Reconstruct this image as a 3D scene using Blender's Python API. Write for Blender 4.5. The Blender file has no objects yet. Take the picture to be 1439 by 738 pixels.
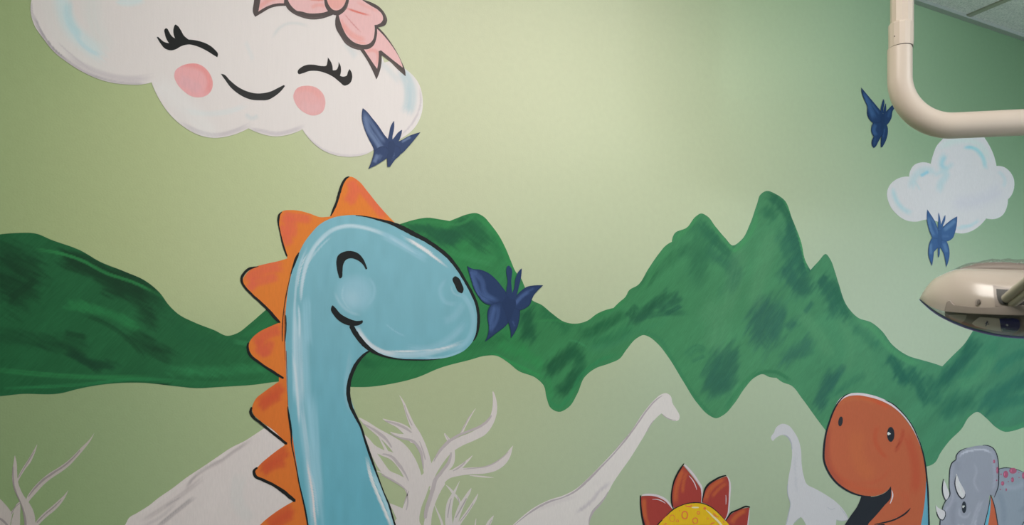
import bpy, math, random
import numpy as np
from mathutils import Vector
from mathutils.geometry import delaunay_2d_cdt

random.seed(3)
C = bpy.context.scene.collection

# ------------------------------------------------------------------ camera
FPX, HOR, CX = 1005.0, 500.0, 719.5
WD = 1.70                                    # camera to mural wall
EYE = 1.40
AL = math.atan((719.5 - 220.0) / FPX)
FW = Vector((math.sin(AL), math.cos(AL), 0)); RT = Vector((math.cos(AL), -math.sin(AL), 0)); UP = Vector((0, 0, 1))
CAM = Vector((0, -WD, EYE))
cd = bpy.data.cameras.new('camera'); cam = bpy.data.objects.new('camera', cd); C.objects.link(cam)
cam.location = CAM; cam.rotation_euler = (math.pi / 2, 0, -AL)
cd.sensor_width = 36; cd.lens = FPX * 36 / 1439; cd.shift_y = (HOR - 369) / 1439
cd.clip_start = 0.05
cd.dof.use_dof = True; cd.dof.focus_distance = 2.05; cd.dof.aperture_fstop = 7.1
bpy.context.scene.camera = cam
vs = bpy.context.scene.view_settings
vs.view_transform = 'Standard'; vs.look = 'None'; vs.gamma = 1; vs.exposure = 0; vs.use_curve_mapping = False

def ray(px, py):
    return FW + RT * ((px - CX) / FPX) + UP * ((HOR - py) / FPX)
def wall_pt(px, py):                          # point of the mural wall seen at a pixel
    r = ray(px, py); t = WD / r.y
    return CAM + r * t
def at(px, py, z):                            # point at depth z
    return CAM + ray(px, py) * z
def wall_np(P, off):
    P = np.asarray(P, float)
    u = (P[:, 0] - CX) / FPX; v = (HOR - P[:, 1]) / FPX
    ry = FW.y + RT.y * u; t = WD / ry
    return np.stack([(FW.x + RT.x * u) * t, np.full(len(P), -off), EYE + v * t], 1)

# ------------------------------------------------------------------ colour
def lin(c):
    c = np.asarray(c, float) / 255.0
    return np.where(c <= 0.04045, c / 12.92, ((c + 0.055) / 1.055) ** 2.4)
LXS = [-40, 130, 300, 470, 640, 810, 980, 1120, 1240, 1340, 1439]
LYS = [10, 100, 200, 300, 400, 500, 600, 725]
LTAB = [[[0.56, 0.58, 0.55], [0.58, 0.6, 0.57], [0.57, 0.59, 0.57], [0.56, 0.58, 0.55], [0.53, 0.56, 0.53], [0.51, 0.54, 0.51], [0.48, 0.51, 0.48], [0.46, 0.48, 0.47]], [[0.64, 0.66, 0.62], [0.65, 0.67, 0.64], [0.64, 0.66, 0.63], [0.62, 0.64, 0.61], [0.58, 0.61, 0.58], [0.56, 0.58, 0.55], [0.52, 0.55, 0.52], [0.49, 0.51, 0.49]], [[0.77, 0.79, 0.75], [0.78, 0.8, 0.76], [0.76, 0.78, 0.74], [0.72, 0.74, 0.7], [0.67, 0.69, 0.66], [0.62, 0.65, 0.62], [0.58, 0.61, 0.58], [0.54, 0.56, 0.54]], [[0.88, 0.89, 0.85], [0.91, 0.92, 0.88], [0.88, 0.9, 0.86], [0.82, 0.84, 0.8], [0.75, 0.78, 0.75], [0.69, 0.72, 0.69], [0.64, 0.67, 0.64], [0.58, 0.61, 0.59]], [[0.9, 0.92, 0.88], [0.96, 0.98, 0.94], [0.95, 0.97, 0.93], [0.89, 0.91, 0.88], [0.81, 0.84, 0.81], [0.74, 0.78, 0.75], [0.68, 0.72, 0.69], [0.61, 0.65, 0.63]], [[0.78, 0.81, 0.78], [0.89, 0.92, 0.89], [0.92, 0.95, 0.91], [0.88, 0.91, 0.88], [0.82, 0.86, 0.83], [0.76, 0.8, 0.78], [0.7, 0.74, 0.72], [0.63, 0.67, 0.66]], [[0.57, 0.62, 0.61], [0.7, 0.74, 0.73], [0.78, 0.82, 0.8], [0.79, 0.83, 0.81], [0.77, 0.82, 0.8], [0.73, 0.78, 0.77], [0.69, 0.74, 0.73], [0.64, 0.68, 0.68]], [[0.46, 0.52, 0.52], [0.56, 0.62, 0.62], [0.65, 0.71, 0.7], [0.69, 0.75, 0.74], [0.7, 0.76, 0.75], [0.69, 0.75, 0.74], [0.66, 0.72, 0.71], [0.62, 0.68, 0.67]], [[0.4, 0.46, 0.46], [0.49, 0.56, 0.56], [0.58, 0.64, 0.64], [0.63, 0.69, 0.69], [0.65, 0.72, 0.71], [0.65, 0.72, 0.71], [0.63, 0.7, 0.69], [0.59, 0.65, 0.65]], [[0.29, 0.35, 0.34], [0.44, 0.51, 0.52], [0.52, 0.59, 0.59], [0.57, 0.64, 0.64], [0.6, 0.67, 0.67], [0.61, 0.68, 0.68], [0.59, 0.66, 0.66], [0.56, 0.63, 0.63]], [[0.31, 0.37, 0.35], [0.4, 0.46, 0.47], [0.47, 0.53, 0.54], [0.52, 0.59, 0.59], [0.55, 0.62, 0.62], [0.55, 0.62, 0.62], [0.54, 0.61, 0.61], [0.52, 0.58, 0.58]]]
def light_at(px, py):                         # how strongly the room lights a place on the wall (for choosing paints)
    T = np.array(LTAB); px = min(max(px, LXS[0]), LXS[-1]); py = min(max(py, LYS[0]), LYS[-1])
    i = min(int(np.searchsorted(LXS, px, 'right')) - 1, len(LXS) - 2); j = min(int(np.searchsorted(LYS, py, 'right')) - 1, len(LYS) - 2)
    a = (px - LXS[i]) / (LXS[i + 1] - LXS[i]); b = (py - LYS[j]) / (LYS[j + 1] - LYS[j])
    return (T[i, j] * (1 - a) + T[i + 1, j] * a) * (1 - b) + (T[i, j + 1] * (1 - a) + T[i + 1, j + 1] * a) * b
def paint(rgb, px, py):                       # a paint's own colour from how it looks at one place
    return np.clip(lin(rgb) / light_at(px, py), 0.0, 0.9)

# ------------------------------------------------------------------ noise
def h2(i, j, s):
    n = np.sin(i * 127.1 + j * 311.7 + s * 74.7) * 43758.5453
    return n - np.floor(n)
def vnoise(x, y, s=0):
    x = np.asarray(x, float); y = np.asarray(y, float)
    i, j = np.floor(x), np.floor(y); fx, fy = x - i, y - j
    fx = fx * fx * (3 - 2 * fx); fy = fy * fy * (3 - 2 * fy)
    return (h2(i, j, s) * (1 - fx) + h2(i + 1, j, s) * fx) * (1 - fy) + (h2(i, j + 1, s) * (1 - fx) + h2(i + 1, j + 1, s) * fx) * fy

# ------------------------------------------------------------------ outlines
def Z(x0, y0, sc, txt):                       # "x,y x,y* ..." measured in an enlarged detail -> photo pixels; * = sharp corner
    out = []
    for t in txt.split():
        c = t.endswith('*'); t = t.rstrip('*')
        v = [float(a) for a in t.split(',')]
        out.append((x0 + v[0] / sc, y0 + v[1] / sc, c, (v[2] / sc if len(v) > 2 else 0)))
    return out
def PX(txt): return Z(0, 0, 1, txt)
def smooth(pts, closed=True, step=3.0):
    n = len(pts); res = []
    P = [np.array((p[0], p[1], p[3])) for p in pts]
    for i in range(n if closed else n - 1):
        a, b = P[i], P[(i + 1) % n]
        p0 = P[i - 1] if (closed or i > 0) else a
        p3 = P[(i + 2) % n] if (closed or i + 2 < n) else b
        d = np.linalg.norm((b - a)[:2])
        if d < 1e-6: continue
        def tan(pm, pc, pn, corner):
            if corner: return None
            l0 = max(np.linalg.norm((pc - pm)[:2]), 1e-6); l1 = max(np.linalg.norm((pn - pc)[:2]), 1e-6)
            if (not closed) and (l0 < 1e-5 or l1 < 1e-5): return None
            t = ((pc - pm) / l0 * l1 + (pn - pc) / l1 * l0) / (l0 + l1)
            return t
        ta = tan(p0, a, b, pts[i][2]); tb = tan(a, b, p3, pts[(i + 1) % n][2])
        ch = (b - a) / d
        if ta is None and tb is None: ta = tb = ch
        elif ta is None: ta = 2 * ch - tb if np.dot((2*ch-tb)[:2], ch[:2]) > 0 else ch
        elif tb is None: tb = 2 * ch - ta if np.dot((2*ch-ta)[:2], ch[:2]) > 0 else ch
        k = max(2, int(math.ceil(d / step)))
        for q in range(k):
            t = q / k
            res.append(a * (2*t**3 - 3*t**2 + 1) + ta * d * (t**3 - 2*t**2 + t) + b * (-2*t**3 + 3*t**2) + tb * d * (t**3 - t**2))
    if not closed: res.append(P[-1])
    return np.array(res)
def outline(pts, step=3.0): return smooth(pts, True, step)[:, :2]
def ribbon(pts, step=3.0, rough=0.0, seed=0): # a brush line of changing width
    c = smooth(pts, False, step)
    d = np.gradient(c[:, :2], axis=0); d /= np.maximum(np.linalg.norm(d, axis=1, keepdims=True), 1e-9)
    nrm = np.stack([-d[:, 1], d[:, 0]], 1); w = np.maximum(c[:, 2:3], 0.25) / 2
    s = np.arange(len(c))
    wl = w[:, 0] * (1 + rough * (vnoise(s * .6, s * 0, seed) - .5)); wr = w[:, 0] * (1 + rough * (vnoise(s * .6, s * 0 + 9, seed) - .5))
    L = c[:, :2] + nrm * wl[:, None]; R = c[:, :2] - nrm * wr[:, None]
    tip = c[-1, :2] + d[-1] * w[-1] * .8; tail = c[0, :2] - d[0] * w[0] * .8
    return np.vstack([[tail], L, [tip], R[::-1]])
def ell(cx, cy, rx, ry, rot=0, n=28):
    a = np.linspace(0, 2 * math.pi, n, endpoint=False); r = math.radians(rot)
    x, y = rx * np.cos(a), ry * np.sin(a)
    return np.stack([cx + x * math.cos(r) - y * math.sin(r), cy + x * math.sin(r) + y * math.cos(r)], 1)

def cdt(polys, grid=0):
    vsx, faces, edges = [], [], []
    for p in polys:
        b = len(vsx); n = len(p)
        vsx += [Vector((float(a[0]), float(a[1]))) for a in p]
        faces.append(list(range(b, b + n)))
    if grid:
        A = np.vstack(polys); lo, hi = A.min(0), A.max(0)
        inside = np.zeros(0, bool); G = []
        j = 0; y = lo[1]
        while y < hi[1]:
            xs = np.arange(lo[0] + (j % 2) * grid / 2, hi[0], grid)
            G.append(np.stack([xs, np.full(len(xs), y)], 1)); y += grid * .87; j += 1
        G = np.vstack(G); G += (np.stack([vnoise(G[:, 0] * 3.1, G[:, 1] * 2.7, 5), vnoise(G[:, 0] * 2.9, G[:, 1] * 3.3, 6)], 1) - .5) * grid * .3
        keep = np.zeros(len(G), bool)
        for p in polys:
            ins = np.zeros(len(G), bool)
            for k in range(len(p)):
                x1, y1 = p[k]; x2, y2 = p[(k + 1) % len(p)]
                c = ((y1 > G[:, 1]) != (y2 > G[:, 1]))
                with np.errstate(divide='ignore', invalid='ignore'):
                    xi = (x2 - x1) * (G[:, 1] - y1) / (y2 - y1 if y2 != y1 else 1e-9) + x1
                ins ^= c & (G[:, 0] < xi)
            keep |= ins
        vsx += [Vector((float(a), float(b))) for a, b in G[keep]]
    v, e, f, ov, oe, of = delaunay_2d_cdt(vsx, edges, faces, 1, 1e-5)
    VV = np.array([(a.x, a.y) for a in v]); f = [tuple(x) for x in f]
    if len(polys) > 1:                        # gaps enclosed by several outlines stay open
        cen = np.array([VV[list(x)].mean(0) for x in f]); keep = np.zeros(len(f), bool)
        for p in polys:
            wn = np.zeros(len(f))
            for k in range(len(p)):
                x1, y1 = p[k]; x2, y2 = p[(k + 1) % len(p)]
                if y1 == y2: continue
                side_ = (x2 - x1) * (cen[:, 1] - y1) - (cen[:, 0] - x1) * (y2 - y1)
                if y2 > y1: wn += (cen[:, 1] >= y1) & (cen[:, 1] < y2) & (side_ > 0)
                else: wn -= (cen[:, 1] >= y2) & (cen[:, 1] < y1) & (side_ < 0)
            keep |= wn != 0
        f = [x for x, q in zip(f, keep) if q]
    return VV, f

# ------------------------------------------------------------------ painted strokes on a surface
def stroke_alpha(V, pts, w, soft=.5, bris=.5, seed=1, endf=.25):
    if len(pts) == 1:
        q = np.clip((1 - np.hypot(V[:, 0] - pts[0][0], V[:, 1] - pts[0][1]) / (w / 2)) / soft, 0, 1)
        return q * q * (3 - 2 * q)
    c = smooth([(p[0], p[1], p[2] if len(p) > 2 else False, 0) for p in pts], False, 6)[:, :2] if len(pts) > 2 else np.array([p[:2] for p in pts], float)
    best = np.full(len(V), 1e9); tt = np.zeros(len(V)); sd = np.zeros(len(V)); L = 0
    for k in range(len(c) - 1):
        a, b = c[k], c[k + 1]; d = b - a; l = np.linalg.norm(d)
        if l < 1e-6: continue
        t = ((V - a) @ d) / (l * l); raw = t
        first, last = k == 0, k == len(c) - 2
        tc = np.clip(t, -9 if first else 0, 9 if last else 1)
        tcc = np.clip(t, 0, 1)
        q = V - (a + np.outer(tcc, d)); dist = np.linalg.norm(q, axis=1)
        cr = (d[0] * (V[:, 1] - a[1]) - d[1] * (V[:, 0] - a[0])) / l
        m = dist < best
        best[m] = dist[m]; tt[m] = (L + tc * l)[m]; sd[m] = np.where((tc != tcc), cr, np.sign(cr) * dist)[m]
        L += l
    lane = vnoise(sd / 1.6, sd * 0 + seed * 3.3, seed); streak = vnoise(sd / 1.3, tt / 45.0, seed + 5)
    edge = np.clip((1 - np.abs(sd) / (w * .56)) / max(soft, .02), 0, 1)
    edge = edge * edge * (3 - 2 * edge)
    ef = max(L * endf, w * .35)
    e0 = (tt + ef * .5 * (.3 + lane * .9)) / ef; e1 = (L - tt + ef * .5 * (.3 + (1 - lane) * .9)) / ef
    ends = np.clip(e0, 0, 1) * np.clip(e1, 0, 1)
    return edge * np.clip(ends * 1.3, 0, 1) * (1 - bris * np.clip(streak * 1.6 - .6, 0, 1))
def paint_mesh(V, base, strokes):
    col = np.tile(base, (len(V), 1)) if np.ndim(base) == 1 else base.copy()
    for i, (pts, w, c, a, *r) in enumerate(strokes):
        o = r[0] if r else {}
        pa = np.array([p[:2] for p in pts], float); mg = w * .6 + (10 if len(pts) > 1 else 0) + (w * .4 if len(pts) > 1 else 0)
        sel = np.nonzero((V[:, 0] > pa[:, 0].min() - mg) & (V[:, 0] < pa[:, 0].max() + mg) & (V[:, 1] > pa[:, 1].min() - mg) & (V[:, 1] < pa[:, 1].max() + mg))[0]
        if not len(sel): continue
        al = (stroke_alpha(V[sel], pts, w, o.get('soft', .5), o.get('bris', .4), i + 1, o.get('end', .25)) * min(1, a * 1.12))[:, None]
        col[sel] = col[sel] * (1 - al) + np.asarray(c) * al
    return col

# ------------------------------------------------------------------ materials
def bsdf_mat(name, color=(.5, .5, .5), rough=.5, spec=.4, metal=0):
    m = bpy.data.materials.new(name); m.use_nodes = True
    b = m.node_tree.nodes['Principled BSDF']
    b.inputs['Base Color'].default_value = (*color, 1); b.inputs['Roughness'].default_value = rough
    b.inputs['Specular IOR Level'].default_value = spec; b.inputs['Metallic'].default_value = metal
    return m
def paint_mat(name, streak=.10, ang=(0, 0, 0), scale=(400, 400, 60), rough=.6, bump=.12, spec=.2):
    m = bsdf_mat(name, rough=rough, spec=spec); nt = m.node_tree; b = nt.nodes['Principled BSDF']
    at_ = nt.nodes.new('ShaderNodeAttribute'); at_.attribute_name = 'paint'
    tc = nt.nodes.new('ShaderNodeTexCoord'); mp = nt.nodes.new('ShaderNodeMapping')
    geo = nt.nodes.new('ShaderNodeNewGeometry')
    mp.inputs['Scale'].default_value = scale
    rt = nt.nodes.new('ShaderNodeMapping'); rt.inputs['Rotation'].default_value = ang
    nt.links.new(geo.outputs['Position'], rt.inputs['Vector']); nt.links.new(rt.outputs[0], mp.inputs['Vector'])
    n = nt.nodes.new('ShaderNodeTexNoise'); n.inputs['Scale'].default_value = 1; n.inputs['Detail'].default_value = 3
    nt.links.new(mp.outputs[0], n.inputs['Vector'])
    mr = nt.nodes.new('ShaderNodeMapRange'); mr.inputs['From Min'].default_value = .3; mr.inputs['From Max'].default_value = .7
    mr.inputs['To Min'].default_value = 1 - streak; mr.inputs['To Max'].default_value = 1 + streak
    nt.links.new(n.outputs['Fac'], mr.inputs['Value'])
    mx = nt.nodes.new('ShaderNodeVectorMath'); mx.operation = 'SCALE'
    nt.links.new(at_.outputs['Color'], mx.inputs[0]); nt.links.new(mr.outputs[0], mx.inputs['Scale'])
    nt.links.new(mx.outputs[0], b.inputs['Base Color'])
    n2 = nt.nodes.new('ShaderNodeTexNoise'); n2.inputs['Scale'].default_value = 260; n2.inputs['Detail'].default_value = 2
    nt.links.new(geo.outputs['Position'], n2.inputs['Vector'])
    bp = nt.nodes.new('ShaderNodeBump'); bp.inputs['Strength'].default_value = bump; bp.inputs['Distance'].default_value = .001
    nt.links.new(n2.outputs['Fac'], bp.inputs['Height']); nt.links.new(bp.outputs[0], b.inputs['Normal'])
    return m
M = {}
M['plain'] = paint_mat('brushed_wall_paint', .03)
M['mount'] = paint_mat('mountain_paint', .09, (0, math.radians(-40), 0), (420, 420, 30))
M['wall'] = paint_mat('green_wall_paint', .015, scale=(60, 60, 60), bump=.25, rough=.62)
M['vert'] = paint_mat('vertical_brush_paint', .012, (0, 0, 0), (420, 420, 22))

# ------------------------------------------------------------------ objects
def tag(o, label=None, cat=None, group=None, kind=None):
    for k, v in (('label', label), ('category', cat), ('group', group), ('kind', kind)):
        if v: o[k] = v
    return o
def mesh_obj(name, V, F, mat, parent=None, cols=None, smooth_=False):
    me = bpy.data.meshes.new(name); me.from_pydata([tuple(map(float, v)) for v in V], [], [tuple(f) for f in F]); me.update()
    if smooth_: me.polygons.foreach_set('use_smooth', [True] * len(me.polygons))
    if cols is not None:
        a = me.color_attributes.new('paint', 'FLOAT_COLOR', 'POINT')
        a.data.foreach_set('color', np.hstack([np.clip(cols, 0, 1), np.ones((len(cols), 1))]).ravel())
    if mat: me.materials.append(mat)
    o = bpy.data.objects.new(name, me); C.objects.link(o)
    if parent: o.parent = parent
    return o
ORIG = {}
def root_of(o):
    while o.parent: o = o.parent
    return o
def thing(name, px, py, label, cat, group=None, kind=None):
    o = bpy.data.objects.new(name, None); C.objects.link(o); o.empty_display_size = .05
    p = wall_pt(px, py); o.location = p; ORIG[o.name] = np.array(p)
    return tag(o, label, cat, group, kind)
LAY = .00020
def figure(name, polys, color, layer, parent, strokes=(), grid=0, mat='plain', base_fn=None):
    """paint on the wall: outline(s) in photo pixels, triangulated and laid on the wall plane"""
    V, F = cdt(polys, grid)
    W = wall_np(V, layer * LAY)
    o = ORIG[root_of(parent).name]
    # keep faces turned to the room
    a, b, c = (W[F[0][k]] for k in range(3))
    if np.cross(b - a, c - a)[1] > 0: F = [f[::-1] for f in F]
    base = base_fn(V) if base_fn else np.asarray(color)
    cols = paint_mesh(V, base, strokes)
    return mesh_obj(name, W - o, F, M[mat], parent, cols)
INK = np.array((.012, .013, .014))
def S(txt, w, c, a, **k): return ([(p[0], p[1]) for p in PX(txt)], w, c, a, k)
def SZ(x0, y0, sc, txt, w, c, a, **k): return ([(p[0], p[1]) for p in Z(x0, y0, sc, txt)], w / sc, c, a, k)

# ================================================================== THE SETTING
PL = paint
WALLC = [  # (pixel, how the sky paint looks there; light falloff painted into the top-right corner)
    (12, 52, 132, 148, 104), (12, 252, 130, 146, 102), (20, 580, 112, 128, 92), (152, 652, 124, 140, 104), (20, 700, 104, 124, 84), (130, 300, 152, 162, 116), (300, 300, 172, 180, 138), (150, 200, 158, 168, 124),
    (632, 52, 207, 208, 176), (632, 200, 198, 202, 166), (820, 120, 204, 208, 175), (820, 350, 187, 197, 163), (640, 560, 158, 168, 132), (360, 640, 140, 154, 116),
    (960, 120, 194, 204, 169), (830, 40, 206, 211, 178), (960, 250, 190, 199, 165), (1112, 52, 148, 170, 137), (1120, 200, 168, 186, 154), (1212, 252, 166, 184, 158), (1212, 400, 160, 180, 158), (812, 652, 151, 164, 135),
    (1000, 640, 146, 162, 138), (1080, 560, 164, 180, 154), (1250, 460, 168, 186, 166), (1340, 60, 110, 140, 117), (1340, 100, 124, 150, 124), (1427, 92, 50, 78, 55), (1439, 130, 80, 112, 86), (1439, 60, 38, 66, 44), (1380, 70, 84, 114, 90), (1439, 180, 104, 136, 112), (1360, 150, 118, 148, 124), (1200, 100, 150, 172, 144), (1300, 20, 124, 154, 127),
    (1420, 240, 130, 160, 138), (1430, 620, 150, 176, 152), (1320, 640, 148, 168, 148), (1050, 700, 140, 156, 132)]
def build_wall():
    X0, X1, NX = -2.6, 3.65, 170; Z0, Z1, NZ = 0.0, CEIL, 80
    V, F, cols = [], [], []
    P = []
    for j in range(NZ + 1):
        for i in range(NX + 1):
            x = X0 + (X1 - X0) * i / NX; z = Z0 + (Z1 - Z0) * j / NZ
            V.append((x, 0, z))
            d = Vector((x, 0, z)) - CAM; dep = d.dot(FW); dep = max(dep, .3)
            P.append((CX + FPX * d.dot(RT) / dep, HOR - FPX * d.z / dep))
    P = np.array(P); P[:, 0] = np.clip(P[:, 0], -60, 1500); P[:, 1] = np.clip(P[:, 1], -60, 800)
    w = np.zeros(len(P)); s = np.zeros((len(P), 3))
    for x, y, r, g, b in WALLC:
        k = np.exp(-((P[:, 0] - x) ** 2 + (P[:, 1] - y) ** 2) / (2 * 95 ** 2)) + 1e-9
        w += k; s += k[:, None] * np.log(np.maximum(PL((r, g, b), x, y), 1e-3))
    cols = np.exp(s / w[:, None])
    for j in range(NZ):
        for i in range(NX):
            a = j * (NX + 1) + i; F.append((a, a + 1, a + NX + 2, a + NX + 1))
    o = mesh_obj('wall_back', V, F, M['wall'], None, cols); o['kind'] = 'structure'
    return o
def box(name, lo, hi, mat, parent=None, kind='structure'):
    x0, y0, z0 = lo; x1, y1, z1 = hi
    V = [(x0, y0, z0), (x1, y0, z0), (x1, y1, z0), (x0, y1, z0), (x0, y0, z1), (x1, y0, z1), (x1, y1, z1), (x0, y1, z1)]
    F = [(0, 3, 2, 1), (4, 5, 6, 7), (0, 1, 5, 4), (1, 2, 6, 5), (2, 3, 7, 6), (3, 0, 4, 7)]
    o = mesh_obj(name, V, F, mat, parent)
    if kind: o['kind'] = kind
    return o
_c = wall_pt(1361, 31.5); CEIL = _c.z + .012
BARX = wall_pt(1353, 25).x
print('CEIL', CEIL, 'BARX', BARX)
def speckle_mat():
    m = bsdf_mat('ceiling_tile', (.60, .62, .62), .9, .1); nt = m.node_tree; b = nt.nodes['Principled BSDF']
    g = nt.nodes.new('ShaderNodeNewGeometry')
    n = nt.nodes.new('ShaderNodeTexNoise'); n.inputs['Scale'].default_value = 170; n.inputs['Detail'].default_value = 5
    n.inputs['Roughness'].default_value = .7
    nt.links.new(g.outputs['Position'], n.inputs['Vector'])
    r = nt.nodes.new('ShaderNodeValToRGB'); r.color_ramp.elements[0].position = .38; r.color_ramp.elements[0].color = (.66, .68, .68, 1)
    r.color_ramp.elements[1].position = .56; r.color_ramp.elements[1].color = (.92, .92, .91, 1)
    nt.links.new(n.outputs['Fac'], r.inputs[0]); nt.links.new(r.outputs[0], b.inputs['Base Color'])
    bp = nt.nodes.new('ShaderNodeBump'); bp.inputs['Strength'].default_value = .6; bp.inputs['Distance'].default_value = .002
    nt.links.new(n.outputs['Fac'], bp.inputs['Height']); nt.links.new(bp.outputs[0], b.inputs['Normal'])
    return m
MT = speckle_mat()
MB = bsdf_mat('ceiling_grid_metal', (.42, .43, .35), .45, .4)
MS = bsdf_mat('room_wall_paint', (.62, .66, .56), .6, .3)
MG = bsdf_mat('side_wall_green', (.20, .32, .22), .6, .3)
MF = bsdf_mat('floor_vinyl', (.22, .20, .18), .4, .4)
RX0, RX1, RY = -2.6, 3.65, -3.8
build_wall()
box('floor', (RX0, RY, -.05), (RX1, 0, 0), MF)
box('wall_left', (RX0 - .1, RY, 0), (RX0, 0, CEIL), MS)
box('wall_right', (RX1, RY, 0), (RX1 + .1, 0, CEIL), MG)
box('wall_front', (RX0, RY - .1, 0), (RX1, RY, CEIL), MS)
# ceiling : grid of lay-in tiles
box('ceiling', (RX0, RY, CEIL), (RX1, 0, CEIL + .05), MT)
def bars():
    V, F = [], []
    def bar(x0, y0, x1, y1):
        h = .006; w = .012
        for zz, ww, hh in ((CEIL - h, w, h),):
            if x0 == x1: lo, hi = (x0 - ww, y0, zz), (x0 + ww, y1, zz + hh)
            else: lo, hi = (x0, y0 - ww, zz + .0006), (x1, y0 + ww, zz + hh)
            b = len(V)
            V.extend([(lo[0], lo[1], lo[2]), (hi[0], lo[1], lo[2]), (hi[0], hi[1], lo[2]), (lo[0], hi[1], lo[2]),
                      (lo[0], lo[1], hi[2]), (hi[0], lo[1], hi[2]), (hi[0], hi[1], hi[2]), (lo[0], hi[1], hi[2])])
            F.extend([tuple(b + q for q in f) for f in ((0, 3, 2, 1), (4, 5, 6, 7), (0, 1, 5, 4), (1, 2, 6, 5), (2, 3, 7, 6), (3, 0, 4, 7))])
    x = BARX - .61 * 8
    while x < RX1:
        if x > RX0: bar(x, RY, x, -.022)
        x += .61
    for y in (-1.05, -2.27, -3.49): bar(RX0, y, RX1, y)
    o = mesh_obj('ceiling_grid', V, F, MB); o['kind'] = 'structure'
bars()
box('trim_1', (RX0, -.022, CEIL - .012), (RX1, 0, CEIL), bsdf_mat('wall_angle_metal', (.42, .46, .43), .45, .4))

def emis(name, col, s):
    m = bpy.data.materials.new(name); m.use_nodes = True; nt = m.node_tree
    e = nt.nodes.new('ShaderNodeEmission'); e.inputs[0].default_value = (*col, 1); e.inputs[1].default_value = s
    nt.links.new(e.outputs[0], nt.nodes['Material Output'].inputs[0]); return m
MWH = bsdf_mat('white_enamel', (.8, .8, .78), .4)
def troffer(cx, cy, w, d, col, s, label):
    o = bpy.data.objects.new('ceiling_light', None); C.objects.link(o); o.location = (cx, cy, CEIL)
    tag(o, label, 'ceiling light', 'recessed ceiling lights')
    V, F = [], []
    for lo, hi in (((-w/2, -d/2), (w/2, -d/2 + .03)), ((-w/2, d/2 - .03), (w/2, d/2)), ((-w/2, -d/2 + .03), (-w/2 + .03, d/2 - .03)), ((w/2 - .03, -d/2 + .03), (w/2, d/2 - .03))):
        b = len(V); z0, z1 = -.02, .0
        V.extend([(lo[0], lo[1], z0), (hi[0], lo[1], z0), (hi[0], hi[1], z0), (lo[0], hi[1], z0), (lo[0], lo[1], z1), (hi[0], lo[1], z1), (hi[0], hi[1], z1), (lo[0], hi[1], z1)])
        F.extend([tuple(b + q for q in f) for f in ((0, 3, 2, 1), (4, 5, 6, 7), (0, 1, 5, 4), (1, 2, 6, 5), (2, 3, 7, 6), (3, 0, 4, 7))])
    mesh_obj('frame', V, F, MWH, o)
    a, b = w/2 - .03, d/2 - .03
    mesh_obj('diffuser', [(-a, -b, -.012), (a, -b, -.012), (a, b, -.012), (-a, b, -.012)], [(0, 3, 2, 1)], emis('lit_diffuser', col, s), o)
WARM = (1.0, .955, .89)
troffer(.62, -1.02, 1.2, .6, WARM, 10.9, 'recessed square ceiling light over the painted cloud with a bow')
troffer(2.45, -2.1, 1.2, .6, (.98, .98, .97), 8.5, 'recessed ceiling light over the middle of the room')
# window behind the viewer, daylight
def window():
    w = box('window_1', (1.7, RY + .001, .9), (3.5, RY + .03, 2.1), None)
    w.data.materials.clear(); w.data.materials.append(emis('daylight_window', (.80, .90, 1.0), 7.4))
window()
wd = bpy.data.worlds.new('world'); bpy.context.scene.world = wd; wd.use_nodes = True
wd.node_tree.nodes['Background'].inputs[0].default_value = (.5, .55, .6, 1); wd.node_tree.nodes['Background'].inputs[1].default_value = .3

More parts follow.
